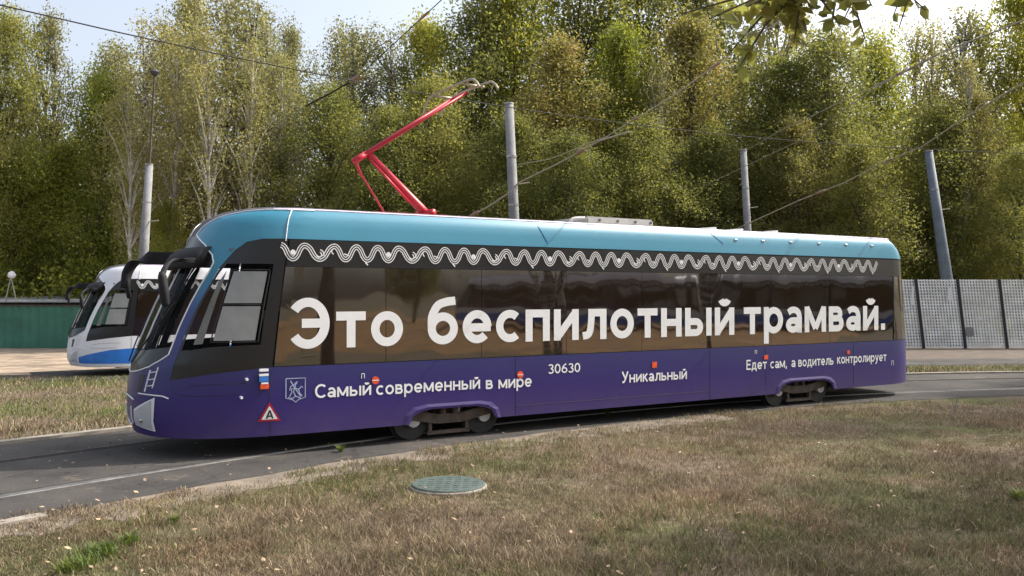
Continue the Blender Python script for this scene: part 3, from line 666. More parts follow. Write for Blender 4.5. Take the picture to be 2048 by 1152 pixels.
def rail_mesh(name, r, a0, a1, mat='steel'):
    mb = MB(); n = 140
    prof = [(-.06, .0085), (-.034, .013), (-.034, .022), (.034, .022), (.034, .013), (.06, .0085)]
    for k in range(n + 1):
        a = R(a0 + (a1 - a0) * k / n)
        for dr, z in prof: mb.v.append(arcpt(r + dr, a, z))
    for k in range(n):
        for j in range(5): q = k * 6; mb.f.append((q + j, q + j + 1, q + 6 + j + 1, q + 6 + j))
    return mb.build(name, mat)
tag(rail_mesh('track_rail', RN, 62, 182), kind='structure')
tag(rail_mesh('track_rail', RN + 2.12, 62, 182, 'rust'), kind='structure')
for r_ in (RN + .075, RN + 2.045):
    tag(arc_sheet('rail_groove', r_ - .03, r_ + .03, 62, 182, .013, 'rubber', 120), kind='structure')
def kerb(name, r, a0, a1, wd=.14, h=.07):
    mb = MB(); n = 100; prof = [(-wd / 2, 0), (-wd / 2, h), (wd / 2, h), (wd / 2, 0)]
    for k in range(n + 1):
        a = R(a0 + (a1 - a0) * k / n)
        for dr, z in prof: mb.v.append(arcpt(r + dr, a, z))
    for k in range(n):
        for j in range(3): q = k * 4; mb.f.append((q + j, q + j + 1, q + 4 + j + 1, q + 4 + j))
    return mb.build(name, 'kerb')
tag(kerb('kerb', RN + 3.55, 62, 182, .16, .05), kind='structure')
tag(kerb('kerb', RN - 1.2, 142.2, 182, .16, .035), kind='structure')
# second track on the right beyond the grass strip
tag(arc_sheet('far_track_pavement', RN + 6.1, RN + 8.6, 62, 112, .006, 'asphalt', 40), kind='structure')
tag(rail_mesh('far_track_rail', RN + 6.9, 62, 110), kind='structure')
tag(sheet('dirt_verge', [(5, 29.2), (40, 22), (60, 50), (5, 50)], .004, 'dirt'), kind='structure')
tag(sheet('sandy_ground', [(-45, 26.0), (-12, 26.4), (-6, 42), (-50, 42)], -.293, 'sand'), kind='structure')
tag(sheet('leafy_yard', [(-60, -4), (70, -4), (80, -60), (-70, -60)], .004, 'leafyard'), kind='structure')
tag(sheet('leafy_verge', [(14, -3.9), (70, -3.9), (60, 14), (24, 14), (15, 4)], .004, 'leafyard'), kind='structure')
# white tram's track
WT = math.radians(57); WO = Vector((-12.57, 25.3, -.283)); dW = Vector((math.sin(WT), math.cos(WT), 0)); nW = Vector((-math.cos(WT), math.sin(WT), 0))
def line_sheet(name, o0, o1, a0, a1, z, mat):
    return sheet(name, [WO + dW * a0 + nW * o0, WO + dW * a1 + nW * o0, WO + dW * a1 + nW * o1, WO + dW * a0 + nW * o1], z, mat)
tag(sheet('far_road', [(-40, 24.8), (-9.5, 24.7), (-9.5, 26.2), (-40, 26.0)], -.290, 'asphalt'), kind='structure')
tag(line_sheet('parked_tram_track', -.4, 3.0, -1, 9, -.286, 'asphalt'), kind='structure')

# ------------------------------------------------------------------ main tram
OX = (-math.cos(R(59)) * 11.5608 + math.sin(R(59)) * 1.5612, math.sin(R(59)) * 11.5608 + math.cos(R(59)) * 1.5612)
tram = make_tram('tram')
tag(tram, 'blue and violet single-car tram with white Cyrillic slogan and raised red pantograph', 'tram')
proto_white = copy_tree(tram)
tram.location = (OX[0], OX[1], 0); tram.rotation_euler = (0, 0, R(31))
# lettering and stickers, only on the main tram
for wd, x0, x1 in (('Это', 1.91, 3.56), ('беспилотный', 3.95, 10.095), ('трамвай.', 10.335, 14.40)): side_text('slogan_lettering', wd, x0, x1, 1.41, .69, tram, .178)
for wd, x0, x1, z0, cp in (('Самый', 2.265, 3.075, .735, .19), ('современный', 3.15, 4.82, .725, .19), ('в', 4.92, 5.04, .71, .19), ('мире', 5.14, 5.74, .705, .19), ('Уникальный', 7.514, 8.95, .665, .19),
                           ('Едет', 10.40, 10.93, .755, .185), ('сам,', 11.02, 11.47, .755, .185), ('а', 11.59, 11.70, .755, .185), ('водитель', 11.78, 12.79, .755, .185), ('контролирует', 12.90, 14.435, .765, .185)):
    side_text('side_lettering', wd, x0, x1, z0, cp, tram, .15)
side_text('fleet_number', '30630', 6.05, 6.668, .89, .15, tram, .14)
for x in (3.14, 5.53):
    mb = MB(); mb.disc((x, -.012, .935 if x < 4 else .90), .055, 'y', .01, 18); mb.build('round_sticker', 'orange', tram)
for x0, x1, z0, z1 in ((8.17, 8.27, .89, .99), (10.86, 10.96, .93, 1.01), (13.2, 13.28, .95, 1.02), (1.53, 1.64, .90, .965)):
    mb = MB(); mb.box(x0, x1, -.010, .03, z0, z1); mb.build('square_sticker', 'orange', tram)
mb = MB()
for z0, z1 in ((1.13, 1.165), (1.07, 1.10)): mb.box(1.515, 1.635, -.010, .02, z0, z1)
mb.box(1.54, 1.63, -.014, .02, .965, .985); mb.box(3.09, 3.19, -.015, -.012, .93, .94); mb.box(5.48, 5.58, -.015, -.012, .895, .905)
for x, z, w_, h in ((2.93, .97, .05, .07), (10.62, 1.04, .05, .07), (14.6, .66, .07, .10)):
    for a, b_, c_, d_ in ((0, .008, 0, h), (w_ - .008, w_, 0, h), (0, w_, h - .008, h)): mb.box(x + a, x + b_, -.006, .03, z + c_, z + d_)
mb.build('door_sticker', 'white', tram)
mb = MB(); mb.box(1.515, 1.635, -.010, .02, .995, 1.065); mb.build('blue_sticker', 'stickerblue', tram)
# triangular sign with A
mb = MB(); mb.v += [(1.50, -.03 + sy(1.5), .47), (1.80, -.03 + sy(1.8), .47), (1.65, -.03 + sy(1.65), .72)]; mb.f.append((0, 1, 2)); ts = mb.build('triangle_sign', 'red', tram)
mb = MB(); mb.v += [(1.545, -.035 + sy(1.545), .495), (1.755, -.035 + sy(1.755), .495), (1.65, -.035 + sy(1.65), .672)]; mb.f.append((0, 1, 2)); mb.build('triangle_face', 'white', ts)
side_text('triangle_letter', 'А', 1.60, 1.70, .505, .11, ts, .17, -.040, 'rubber')
# coat of arms: shield outline with a horseman drawn in strokes
mb = MB(); sx, sz = 1.87, .72
ribbon(mb, [(sx, sz + .30), (sx + .26, sz + .30), (sx + .26, sz + .04), (sx + .17, sz + .015), (sx + .13, sz - .02), (sx + .09, sz + .015), (sx, sz + .04), (sx, sz + .30)], .012)
for st in ([(.05, .06), (.08, .12), (.07, .16), (.12, .17), (.17, .15), (.18, .10), (.22, .06)], [(.12, .17), (.10, .12), (.13, .06)], [(.17, .15), (.21, .19), (.23, .17)], [(.12, .17), (.13, .24), (.15, .26), (.14, .22)], [(.06, .27), (.10, .2), (.2, .05)], [(.03, .05), (.08, .03), (.13, .06), (.2, .03)], [(.13, .23), (.06, .19), (.05, .14)]):
    ribbon(mb, [(sx + a, sz + b_) for a, b_ in st], .013)
mb.build('coat_of_arms', simple('pale_print', (.35, .40, .55), .5), tram)
mb = MB(); mb.disc((1.36, -.0, 1.035), .018, 'y', .08, 10); mb.disc((1.29, -.0, .80), .018, 'y', .09, 10); mb.build('panel_lock', 'trimwhite', tram)

# ------------------------------------------------------------------ white and blue trams: one parked beyond, two behind the camera (seen in the glass)
def restyle(o):
    for ch in children(o):
        if ch.type == 'MESH' and ch.data.materials and ch.data.materials[0] == M['wrap']:
            ch.data = ch.data.copy(); ch.data.materials[0] = M['white_wrap']
        restyle(ch)
restyle(proto_white); wt = proto_white; wt.name = 'tram'
for ch in children(wt):                                        # pantograph lowered out of view, no ornament differences
    if ch.name.startswith('pantograph'):
        for g in children(ch): bpy.data.objects.remove(g)
        bpy.data.objects.remove(ch)
panel('blue_stripe', [[(.93, .42), (.6, .62), (.3, .78), (0, .84), (-QL, .84), (-QL - 1, .84), (-QL - 1, .36), (-QL, .36), (0, .36), (.6, .38)]], 'blue', wt, o=.004)
wt.rotation_euler = (0, 0, R(90) - WT); wt.location = WO + dW * -.2
tag(wt, 'white and blue tram parked on the far track, partly hidden by the violet nose', 'tram')
for i, (loc, rz, lab) in enumerate([((40.8, 5.5, 0), R(243), 'white and blue tram standing across the yard, mirrored in the middle of the dark windows'),
                                    ((48.3, 19.8, 0), R(243), 'white and blue tram standing across the yard, mirrored near the rear of the dark windows')]):
    c = copy_tree(wt); c.location = loc; c.rotation_euler = (0, 0, rz); tag(c, lab, 'tram')

# ------------------------------------------------------------------ poles and wires
def pole(name, ptop, pbot_px, Y, r0, r1, mat, label, lamp=False):
    a = at(ptop[0], ptop[1], Y); b_ = at(pbot_px[0], pbot_px[1], Y)
    d = (b_ - a); g = a + d * (a.z / -d.z)
    t = empty(name, g); mb = MB(); mb.tube([(0, 0, 0), (a - g) * .5, a - g], [r0, (r0 + r1) / 2, r1], 14); mb.build('shaft', mat, t, True)
    mb = MB(); mb.tube([a - g, a - g + Vector((0, 0, .04))], r1 * 1.06, 14); 
    for f in (.62, .80):
        p = (a - g) * f; mb.tube([p, p + Vector((0, 0, .06))], r1 * 1.18, 14)
    mb.build('steel_band', 'steel', t)
    mb = MB(); h_ = (a - g) * .70; mb.tube([h_ + Vector((r1 * .8, -.05, 0)), h_ + Vector((r1 + .35, -.05, .05))], .022, 6); mb.build('bracket', 'palewire', t)
    tag(t, label, 'pole', 'overhead line poles'); return t, a
p2, a2 = pole('catenary_pole', (1018, 208), (1028, 435), 24, .165, .125, 'concrete', 'pale concrete line pole standing close behind the middle of the tram roof')
p3, a3 = pole('catenary_pole', (1487, 300), (1495, 450), 38, .18, .14, 'concrete', 'slim grey line pole farther back between the two thicker poles right of the pantograph')
p4, a4 = pole('catenary_pole', (1858, 303), (1893, 555), 36, .28, .16, 'skylitpole', 'leaning blue-grey line pole above the white fence at right')
p1, a1 = pole('catenary_pole', (298, 330), (288, 495), 31, .20, .13, 'concrete', 'tall tapering line pole left of the tram nose with a small lamp on top')
ra = a1 - p1.location; rt = at(308, 150, 31) - p1.location
mb = MB(); mb.tube([ra, rt], [.045, .035], 8); mb.build('extension_rod', 'rust', p1); mb = MB(); mb.tube([rt, rt + Vector((0, 0, .12)), rt + Vector((0, 0, .22))], [.10, .17, .08], 10); mb.build('lamp_head', 'dark', p1)
def wire(name, pts, r, label, mat='wire', insul=(), cat='wire'):
    """pts are 3D points; insul: fractions where a bead insulator sits"""
    P = [Vector(p) for p in pts]; t = MB(); t.tube(P, r, 6); base = P[0]
    o = empty(name, base); m_ = MB(); m_.tube([p - base for p in P], r, 6); m_.build('cable', mat, o)
    tot = sum((b_ - a).length for a, b_ in zip(P[:-1], P[1:]))
    for f in insul:
        d = f * tot
        for a, b_ in zip(P[:-1], P[1:]):
            l = (b_ - a).length
            if d <= l: break
            d -= l
        u = (b_ - a).normalized(); c = a + u * d - base
        m_ = MB(); m_.tube([c - u * .16, c - u * .1, c, c + u * .1, c + u * .16], [r * 1.3, r * 2.4, r * 2.8, r * 2.4, r * 1.3], 8); m_.build('insulator', 'insul', o, True)
    tag(o, label, cat, 'overhead wires'); return o
# contact wire above the running track, following the curve
cw = []
for k in range(41):
    a = R(176 - 100 * k / 40); p = Vector(arcpt(RN + 1.15, a, 5.56)); cw.append(p)
wire('contact_wire', cw, .009, 'thin dark contact wire touching the raised pantograph head and crossing the upper left sky')
wire('span_wire', [at(860, 478, 24.5), at(980, 411, 23.6), at(1022, 383, 23.6), at(1036, 366, 23.6), at(1120, 325, 22), at(1200, 281, 20.5), at(1258, 263, 19.5)], .022, 'thick pale bracket rod rising right from the concrete pole', 'palewire', (.2, .75))
wire('span_wire', [at(1036, 329, 23.6), at(1100, 318, 22.5), at(1215, 272, 20.5), at(1240, 256, 19.8), at(1345, 192, 17.5), at(1478, 97, 15), at(1620, 0, 13)], .012, 'thin wire climbing from the concrete pole to the top edge', 'palewire', (.45, .75))
wire('span_wire', [at(1488, 303, 37.8), at(1560, 262, 33), at(1768, 163, 23), at(1880, 106, 20), at(2060, 35, 16)], .016, 'upper of two parallel wires rising right from the slim far pole', 'palewire', (.72,))
wire('span_wire', [at(1380, 385, 40), at(1512, 322, 35), at(1596, 283, 31), at(1680, 225, 26), at(1768, 166, 22.8), at(1880, 108, 20.2)], .013, 'lower of two parallel wires rising right from the slim far pole', 'palewire', (.35,))
wire('span_wire', [at(1380, 500, 30), at(1600, 400, 26), at(1690, 365, 25), at(1760, 328, 24), at(1845, 293, 22), at(1930, 235, 20), at(2060, 158, 17)], .016, 'long wire with clamps passing left above the leaning blue-grey pole toward the right edge', 'palewire', (.38, .55))
wire('span_wire', [at(612, 211, 17), at(660, 186, 16.5), at(712, 156, 16)], .016, 'short dark rod hanging against the trees left of the pantograph', 'wire', (.98,))
wire('span_wire', [at(712, 156, 16), at(845, 33, 14), at(892, -10, 13.5)], .008, 'dark wire rising to the top edge over the pantograph arm', 'wire', (.8,))

# ------------------------------------------------------------------ fences
FY = FPX * CAMH / (697 - HOR)
fo = empty('mesh_fence', gnd(1700, 697)); tag(fo, 'tall white mesh panel fence with black posts behind the tram rear', 'fence')
px0 = 1683; s_ = FPX / FY; pw = 83.5 / s_; H_ = 2.72; shear = -.115
for k in range(6):
    x0 = k * pw - .4
    mb = MB()
    def sh(x, z): return x + shear * z
    nsl = 14
    for j in range(nsl):
        x = x0 + .09 + (pw - .16) * j / (nsl - 1)
        if random.random() < .02: continue
        i = len(mb.v); mb.v += [(sh(x, .04), 0, .04), (sh(x + .058, .04), 0, .04), (sh(x + .058, H_), 0, H_), (sh(x, H_), 0, H_), (sh(x, .04), .015, .04), (sh(x + .058, .04), .015, .04), (sh(x + .058, H_), .015, H_), (sh(x, H_), .015, H_)]
        mb.f += [tuple(i + q for q in f) for f in ((0, 1, 2, 3), (7, 6, 5, 4), (0, 4, 5, 1), (1, 5, 6, 2), (2, 6, 7, 3), (3, 7, 4, 0))]
    for j in range(23):
        z = .06 + (H_ - .1) * j / 22; mb.bar((sh(x0 + .07, z), -.004, z), (sh(x0 + pw - .04, z), -.004, z), .02, .045)
    mb.build('mesh_panel', 'fencewhite', fo)
    mb = MB(); mb.bar((sh(x0, 0), .0, 0), (sh(x0, H_ + .02), 0, H_ + .02), .11, .08); mb.build('post', 'postdark', fo)
for k, (x, z, w_, h_) in enumerate([(2.6, 1.7, .10, .75), (2.3, 1.55, .22, .06), (4.05, 1.9, .16, .5), (5.15, 1.15, .16, .13), (4.6, .5, .3, .35)]):
    mb = MB(); mb.box(sh(x, z), sh(x + w_, z), -.05, -.035, z, z + h_); mb.build('faded_patch', 'trimwhite' if k != 4 else 'concrete', fo)
gf = empty('green_fence', gnd(-60, 697, -.3)); tag(gf, 'green corrugated metal fence at the left edge beyond the sandy yard', 'fence')
mb = MB(); n = 90
for k in range(n + 1):
    x = -1 + 8.5 * k / n; y = .02 * (1 if (k // 2) % 2 else -1); mb.v += [(x, y, .02), (x, y, 1.90)]
for k in range(n): mb.f.append((2 * k, 2 * k + 1, 2 * k + 3, 2 * k + 2))
mb.build('corrugated_sheet', 'greenmetal', gf); mb = MB(); mb.box(-1, 7.5, -.04, .04, 1.90, 1.95); mb.build('top_rail', 'rust', gf)
sh_ = empty('low_shed', at(-60, 697, 42)); sh_.location.z = -.3; tag(sh_, 'low shed with flat grey roof just showing over the green fence', 'shed')
mb = MB(); mb.box(-2, 6.6, 0, 3, 0, 2.0); mb.build('wall', 'dirt', sh_)
mb = MB(); mb.v += [(-2.2, -.3, 2.05), (6.8, -.3, 2.05), (6.8, 3.3, 2.30), (-2.2, 3.3, 2.30), (-2.2, -.3, 2.11), (6.8, -.3, 2.11), (6.8, 3.3, 2.36), (-2.2, 3.3, 2.36)]
mb.f += [(0, 1, 2, 3), (4, 5, 6, 7), (0, 1, 5, 4), (1, 2, 6, 5), (2, 3, 7, 6), (3, 0, 4, 7)]; mb.build('roof', 'roofgrey', sh_)
lp = empty('yard_lamp', at(22, 600, 38)); tag(lp, 'small white floodlight on a splayed stand above the green fence', 'lamp')
mb = MB(); mb.tube([(0, 0, 1.0), (-.25, 0, -.1)], .025, 6); mb.tube([(0, 0, 1.0), (.25, 0, -.1)], .025, 6); mb.build('stand', 'steel', lp)
mb = MB(); mb.tube([(-.1, 0, 1.0), (0, 0, 1.06), (.12, 0, 1.16)], [.08, .17, .14], 10); mb.build('lamp_head', 'trimwhite', lp, True)

# ------------------------------------------------------------------ manhole, stake
mc = gnd(897, 974); mh = empty('manhole_cover', mc); tag(mh, 'round green-grey manhole cover lying in the dry foreground grass', 'manhole cover')
mb = MB(); mb.disc((0, 0, 0), .43, 'z', .03, 48, .012); mb.build('rim', 'kerb', mh)
mb = MB(); mb.disc((0, 0, .026), .41, 'z', .022, 48, .010)
for j in range(-3, 4): 
    for i in range(-3, 4):
        if i * i + j * j < 11: mb.box(i * .1 - .03, i * .1 + .03, j * .1 - .03, j * .1 + .03, .047, .051)
mb.build('lid', 'manhole', mh)
sp = gnd(1906, 828); st = empty('wooden_stake', sp); tag(st, 'thin pale stake leaning in the green grass at right', 'stake')
mb = MB(); mb.tube([(0, 0, 0), (.10, 0, .36)], [.016, .012], 6); mb.build('stick', 'kerb', st)

# ------------------------------------------------------------------ grass
def blades(name, n, area, hmin, hmax, wid, keep, tonef, lean=.5, label=None):
    P = area(n); P = P[keep(P)]; n = len(P)
    h = rng.uniform(hmin, hmax, n) * (.45 + 1.1 * vnoise(P * .9) * (.5 + vnoise(P * 5.3 + 9))); a = rng.uniform(0, 2 * np.pi, n); wd = wid * rng.uniform(.6, 1.4, n)
    dx, dy = np.cos(a), np.sin(a); l = lean * rng.uniform(.2, 1.6, n) * h; b_ = rng.uniform(0, 2 * np.pi, n)
    zz = gz(P[:, 0], P[:, 1]); V = np.zeros((n, 5, 3))
    V[:, 0] = np.c_[P[:, 0] - dx * wd, P[:, 1] - dy * wd, np.zeros(n)]; V[:, 1] = np.c_[P[:, 0] + dx * wd, P[:, 1] + dy * wd, np.zeros(n)]
    mx, my, mz = P[:, 0] + np.cos(b_) * l * .35, P[:, 1] + np.sin(b_) * l * .35, h * .6
    V[:, 2] = np.c_[mx + dx * wd * .8, my + dy * wd * .8, mz]; V[:, 3] = np.c_[mx - dx * wd * .8, my - dy * wd * .8, mz]
    V[:, 4] = np.c_[P[:, 0] + np.cos(b_) * l, P[:, 1] + np.sin(b_) * l, h]
    V[:, :, 2] += zz[:, None]
    idx = np.arange(n)[:, None] * 5
    quads = idx + np.array([0, 1, 2, 3]); tris = idx + np.array([3, 2, 4])
    loops = np.concatenate([quads, tris], 1).ravel(); starts = (np.arange(n)[:, None] * 7 + np.array([0, 4])).ravel(); tot = np.tile([4, 3], n)
    me = bpy.data.meshes.new(name); me.vertices.add(n * 5); me.vertices.foreach_set('co', V.ravel())
    me.loops.add(len(loops)); me.loops.foreach_set('vertex_index', loops.astype(np.int32)); me.polygons.add(2 * n)
    me.polygons.foreach_set('loop_start', starts.astype(np.int32)); me.polygons.foreach_set('loop_total', tot.astype(np.int32)); me.update(calc_edges=True)
    col = tonef(P); at_ = me.color_attributes.new('tone', 'FLOAT_COLOR', 'POINT'); c4 = np.ones((n, 5, 4)); c4[:, :, :3] = col[:, None, :]; at_.data.foreach_set('color', c4.ravel())
    me.materials.append(M['blade']); o = bpy.data.objects.new(name, me); C.objects.link(o)
    tag(o, label, 'grass', kind='stuff'); return o
_g = rng.random((64, 64))
def vnoise(P):
    x = P[:, 0] % 64; y = P[:, 1] % 64; i = x.astype(int) % 64; j = y.astype(int) % 64; u = x - np.floor(x); v = y - np.floor(y)
    u = u * u * (3 - 2 * u); v = v * v * (3 - 2 * v); i1 = (i + 1) % 64; j1 = (j + 1) % 64
    return (_g[i, j] * (1 - u) + _g[i1, j] * u) * (1 - v) + (_g[i, j1] * (1 - u) + _g[i1, j1] * u) * v
def rad(P): return np.hypot(P[:, 0] - 17.63, P[:, 1] + 8.73)
def near_area(n):
    Y = 5.8 * (17.5 / 5.8) ** rng.random(n); X = rng.uniform(-.68, .68, n) * Y; return np.c_[X, Y]
def near_keep(P):
    d = rad(P); edge = RN - 1.05 + .7 * (vnoise(P * 1.3 + 7) - .75) + .25 * (vnoise(P * 5 + 2) - .5)
    m_ = np.hypot(P[:, 0] - mc.x, P[:, 1] - mc.y) > .46
    return (d < edge) & m_ & (rng.random(len(P)) < .12 + 1.1 * vnoise(P * 2.7 + 30) * (.5 + vnoise(P * 7.3)))
DRY = np.array([[.33, .25, .155], [.25, .19, .125], [.16, .12, .085], [.46, .38, .26], [.21, .15, .10]])
GRN = np.array([[.13, .16, .045], [.18, .19, .06], [.09, .12, .04], [.23, .23, .09]])
def tone(P, g0=.0):
    n = len(P); g = g0 + vnoise(P * .5 + 11) * 1.1 + vnoise(P * 1.7 + 3) * .5 - .72
    # greener along the track at the right, straw in the middle
    g += .35 * np.clip((rad(P) - (RN - 5)) / 4, 0, 1) * np.clip((P[:, 0] + 1) / 3, 0, 1)
    pick = rng.random(n) < np.clip(g, .03, .95)
    c = DRY[rng.integers(0, 5, n)]; c2 = GRN[rng.integers(0, 4, n)]
    m_ = .62 + .75 * vnoise(P * 2.9 + 5) * vnoise(P * .8 + 21) + .25 * vnoise(P * 6.1)
    warm = np.clip(vnoise(P * 1.1 + 40) - .55, 0, 1)[:, None] * .6; c = c * (1 + warm * np.array([.75, .40, .15]))
    out = np.where(pick[:, None], c2, c) * rng.uniform(.55, 1.35, (n, 1)) * m_[:, None]
    return out
blades('grass', 420000, near_area, .02, .075, .0028, near_keep, tone, .9, 'dry brown foreground grass with green tufts beside the track')
def far_area(n): return np.c_[rng.uniform(-17, 16, n), rng.uniform(12, 26, n)]
def far_keep(P):
    d = rad(P); return (d > RN + 3.7) & (np.abs(P[:, 0] / P[:, 1]) < .7) & ((d < RN + 6.0) | (P[:, 0] < -3) )
blades('grass', 90000, far_area, .03, .12, .007, far_keep, lambda P: tone(P, .42) * 1.1, .7, 'sunlit green and straw grass strip between the two tracks at left')
# weeds at the edge of the pavement
def weeds(P0, n, hgt, label):
    o = empty('weed', P0); tag(o, label, 'weed', 'weeds in the foreground grass'); mb = MB()
    for k in range(int(n * 1.7)):
        a = random.uniform(0, 6.28); l = random.uniform(.4, 1) * hgt; q = Vector((math.cos(a), math.sin(a), 0)); b0 = Vector((random.gauss(0, .11), random.gauss(0, .13), 0)) * (n / 200)
        side = Vector((-q.y, q.x, 0)) * .0055
        i = len(mb.v); mb.v += [tuple(b0 - side * .3), tuple(b0 + side * .3), tuple(b0 + q * l * .3 + side + Vector((0, 0, l * .6))), tuple(b0 + q * l * .3 - side + Vector((0, 0, l * .6))), tuple(b0 + q * l * .7 + Vector((0, 0, l * .9)))]
        mb.f += [(i, i + 1, i + 2, i + 3), (i + 3, i + 2, i + 4)]
    mb.build('leaves', 'weedgreen', o)
for (px, py, n_, h_, lb) in [(205, 1112, 150, .15, 'bright green weed clump in the lower left corner'), (150, 1140, 110, .13, 'bright green weed clump at the bottom edge left of the larger clump'),
                             (350, 1045, 50, .10, 'small green weed tuft between the road edge and the straw patch'), (262, 1088, 70, .13, 'upright green weed right of the lower left clump'), (2035, 1000, 60, .16, 'green weed tuft at the right edge of the foreground'),
                             (682, 905, 26, .16, 'wispy weed growing at the pavement edge left of the manhole cover'), (1215, 835, 30, .2, 'wispy weed beside the tram skirt under the lettering')]:
    weeds(gnd(px, py), n_, h_, lb)
# fallen leaves
mb = MB()
for k in range(420):
    Y = 6 * (14 / 6) ** random.random(); X = random.uniform(-.62, .62) * Y
    s = random.uniform(.012, .035); a = random.uniform(0, 6.28); z = random.uniform(.02, .06); i = len(mb.v)
    u = Vector((math.cos(a), math.sin(a), random.uniform(-.5, .5))) * s; v = Vector((-math.sin(a), math.cos(a), random.uniform(-.4, .4))) * s * .6; c = Vector((X, Y, z))
    mb.v += [tuple(c + u), tuple(c + v), tuple(c - u), tuple(c - v)]; mb.f.append((i, i + 1, i + 2, i + 3))
tag(mb.build('fallen_leaves', simple('dead_leaf', (.38, .27, .17), .8, var=.5, scale=2)), 'scattered dry fallen leaves in the foreground grass', 'fallen leaves', kind='stuff')

# ------------------------------------------------------------------ trees
def tree_mesh(seed, H, crown0, rx, nclump, nleaf, clump_r, leaf, drop=0., trunks=1, tr=.16, limb=36, shape=1.0):
    """returns (trunk MB, crown arrays) for a tree of height H"""
    r_ = np.random.default_rng(seed); mb = MB()
    axes = []
    for k in range(trunks):
        a = r_.uniform(0, 6.28); off_ = np.array([math.cos(a), math.sin(a)]) * (0 if trunks == 1 else r_.uniform(.3, .9)); lean = r_.normal(0, .035, 2) * H + off_ * 1.2
        pts = []
        for i in range(9):
            f = i / 8; pts.append((off_[0] * (1 - f) * .6 + lean[0] * f + r_.normal(0, .10) * (i > 0), off_[1] * (1 - f) * .6 + lean[1] * f + r_.normal(0, .10) * (i > 0), H * .93 * f))
        mb.tube(pts, [tr * (1 - .85 * i / 8) / (1 + .25 * (trunks - 1)) for i in range(9)], 8); axes.append(pts)
    cl = []
    while len(cl) < nclump:
        f = r_.random(); z = crown0 + (H - crown0) * f
        env = rx * (math.sin(math.pi * min(1, (f * .80 + .17))) ** .7) * (1.0 if shape == 1 else (1 - .5 * f))
        a = r_.uniform(0, 6.28); rr = env * math.sqrt(r_.random()) * (.72 + .45 * math.sin(3 * a + seed) * math.sin(7 * f + seed)) 
        ax = axes[r_.integers(len(axes))]; c = ax[min(8, int(f * 8))]
        cl.append((c[0] * .7 + rr * math.cos(a), c[1] * .7 + rr * math.sin(a), z))
    cl = np.array(cl)
    for k in r_.choice(len(cl), min(limb, len(cl)), replace=False):
        c = cl[k]; ax = axes[r_.integers(len(axes))]; dist = math.hypot(c[0], c[1]); zb = max(H * .12, c[2] - dist * .9 - .6); i = min(7, max(0, int(zb / H / .93 * 8)))
        p = Vector(ax[i]); q = Vector(c); md = p.lerp(q, .5) + Vector((0, 0, .25 + .1 * dist)); r0 = .045 + .012 * dist
        mb.tube([p, md, q], [r0, r0 * .55, .012], 5, False)
    cc = np.repeat(cl, nleaf, 0); n = len(cc)
    ax3 = r_.uniform(.45, 1.5, (len(cl), 3)); ax3[:, 2] *= .8
    g = r_.normal(0, 1, (n, 3)) * clump_r * ax3.repeat(nleaf, 0); out_ = cl[:, :2] / (np.linalg.norm(cl[:, :2], axis=1)[:, None] + .3)
    g[:, 2] -= (g[:, :2] * out_.repeat(nleaf, 0)).sum(1) * .45
    if drop: g[:, 2] -= np.abs(r_.normal(0, drop, n)); g[:, :2] *= .75
    P = cc + g; P[:, 2] = np.maximum(P[:, 2], .4)
    d1 = r_.normal(0, 1, (n, 3)); d1 /= np.linalg.norm(d1, axis=1)[:, None]; d2 = r_.normal(0, 1, (n, 3)); d2 = np.cross(d1, d2); d2 /= np.linalg.norm(d2, axis=1)[:, None]
    s = leaf * r_.uniform(.6, 1.4, (n, 1))
    V = np.stack([P + d1 * s, P + d2 * s * .55, P - d1 * s, P - d2 * s * .55], 1)
    return mb, V
def leaf_mesh(name, V, mat):
    n = len(V); me = bpy.data.meshes.new(name); me.vertices.add(n * 4); me.vertices.foreach_set('co', V.ravel()); me.loops.add(n * 4); me.loops.foreach_set('vertex_index', np.arange(n * 4, dtype=np.int32))
    me.polygons.add(n); me.polygons.foreach_set('loop_start', np.arange(n, dtype=np.int32) * 4); me.polygons.foreach_set('loop_total', np.full(n, 4, dtype=np.int32)); me.update(calc_edges=True)
    me.materials.append(M[mat]); return me
PROTO = {}
def proto(key, mat, bark, variants, **kw):
    out = []
    for s in range(variants):
        mb, V = tree_mesh(hash_seed(key) + s * 17, **kw); out.append((mb, leaf_mesh(key + '_crown', V, mat)))
    PROTO[key] = [(mb_to_mesh(mb, key + '_trunk', bark), lm) for mb, lm in out]
def hash_seed(k): return sum(ord(c) for c in k)
def mb_to_mesh(mb, name, mat):
    me = bpy.data.meshes.new(name); me.from_pydata([tuple(v) for v in mb.v], [], mb.f); me.materials.append(M[mat]); me.shade_smooth(); return me
# unit heights: all protos are 16 m, scaled per tree
proto('dense', 'leaf_dense', 'bark', 3, H=16, crown0=2.2, rx=3.9, nclump=270, nleaf=155, clump_r=.52, leaf=.076, limb=60, tr=.2)
proto('brown', 'leaf_brown', 'bark', 2, H=16, crown0=3.0, rx=3.2, nclump=240, nleaf=145, clump_r=.48, leaf=.076, limb=60, tr=.18)
proto('birch', 'leaf_birch', 'birch', 3, H=16, crown0=4.5, rx=3.1, nclump=190, nleaf=85, clump_r=.36, leaf=.070, drop=.5, trunks=2, limb=110, tr=.15)
proto('yellow', 'leaf_yellow', 'bark', 2, H=16, crown0=1.5, rx=4.6, nclump=230, nleaf=170, clump_r=.60, leaf=.085, limb=50, tr=.16)
proto('slim', 'leaf_birch', 'palebark', 3, H=16, crown0=7.5, rx=2.2, nclump=80, nleaf=70, clump_r=.38, leaf=.070, drop=.5, trunks=1, limb=40, tr=.17)
TN = {'slim': ('birch_tree', 'birch'), 'dense': ('green_tree', 'tree'), 'brown': ('browning_tree', 'tree'), 'birch': ('birch_tree', 'birch'), 'yellow': ('bushy_tree', 'tree')}
cnt = {}
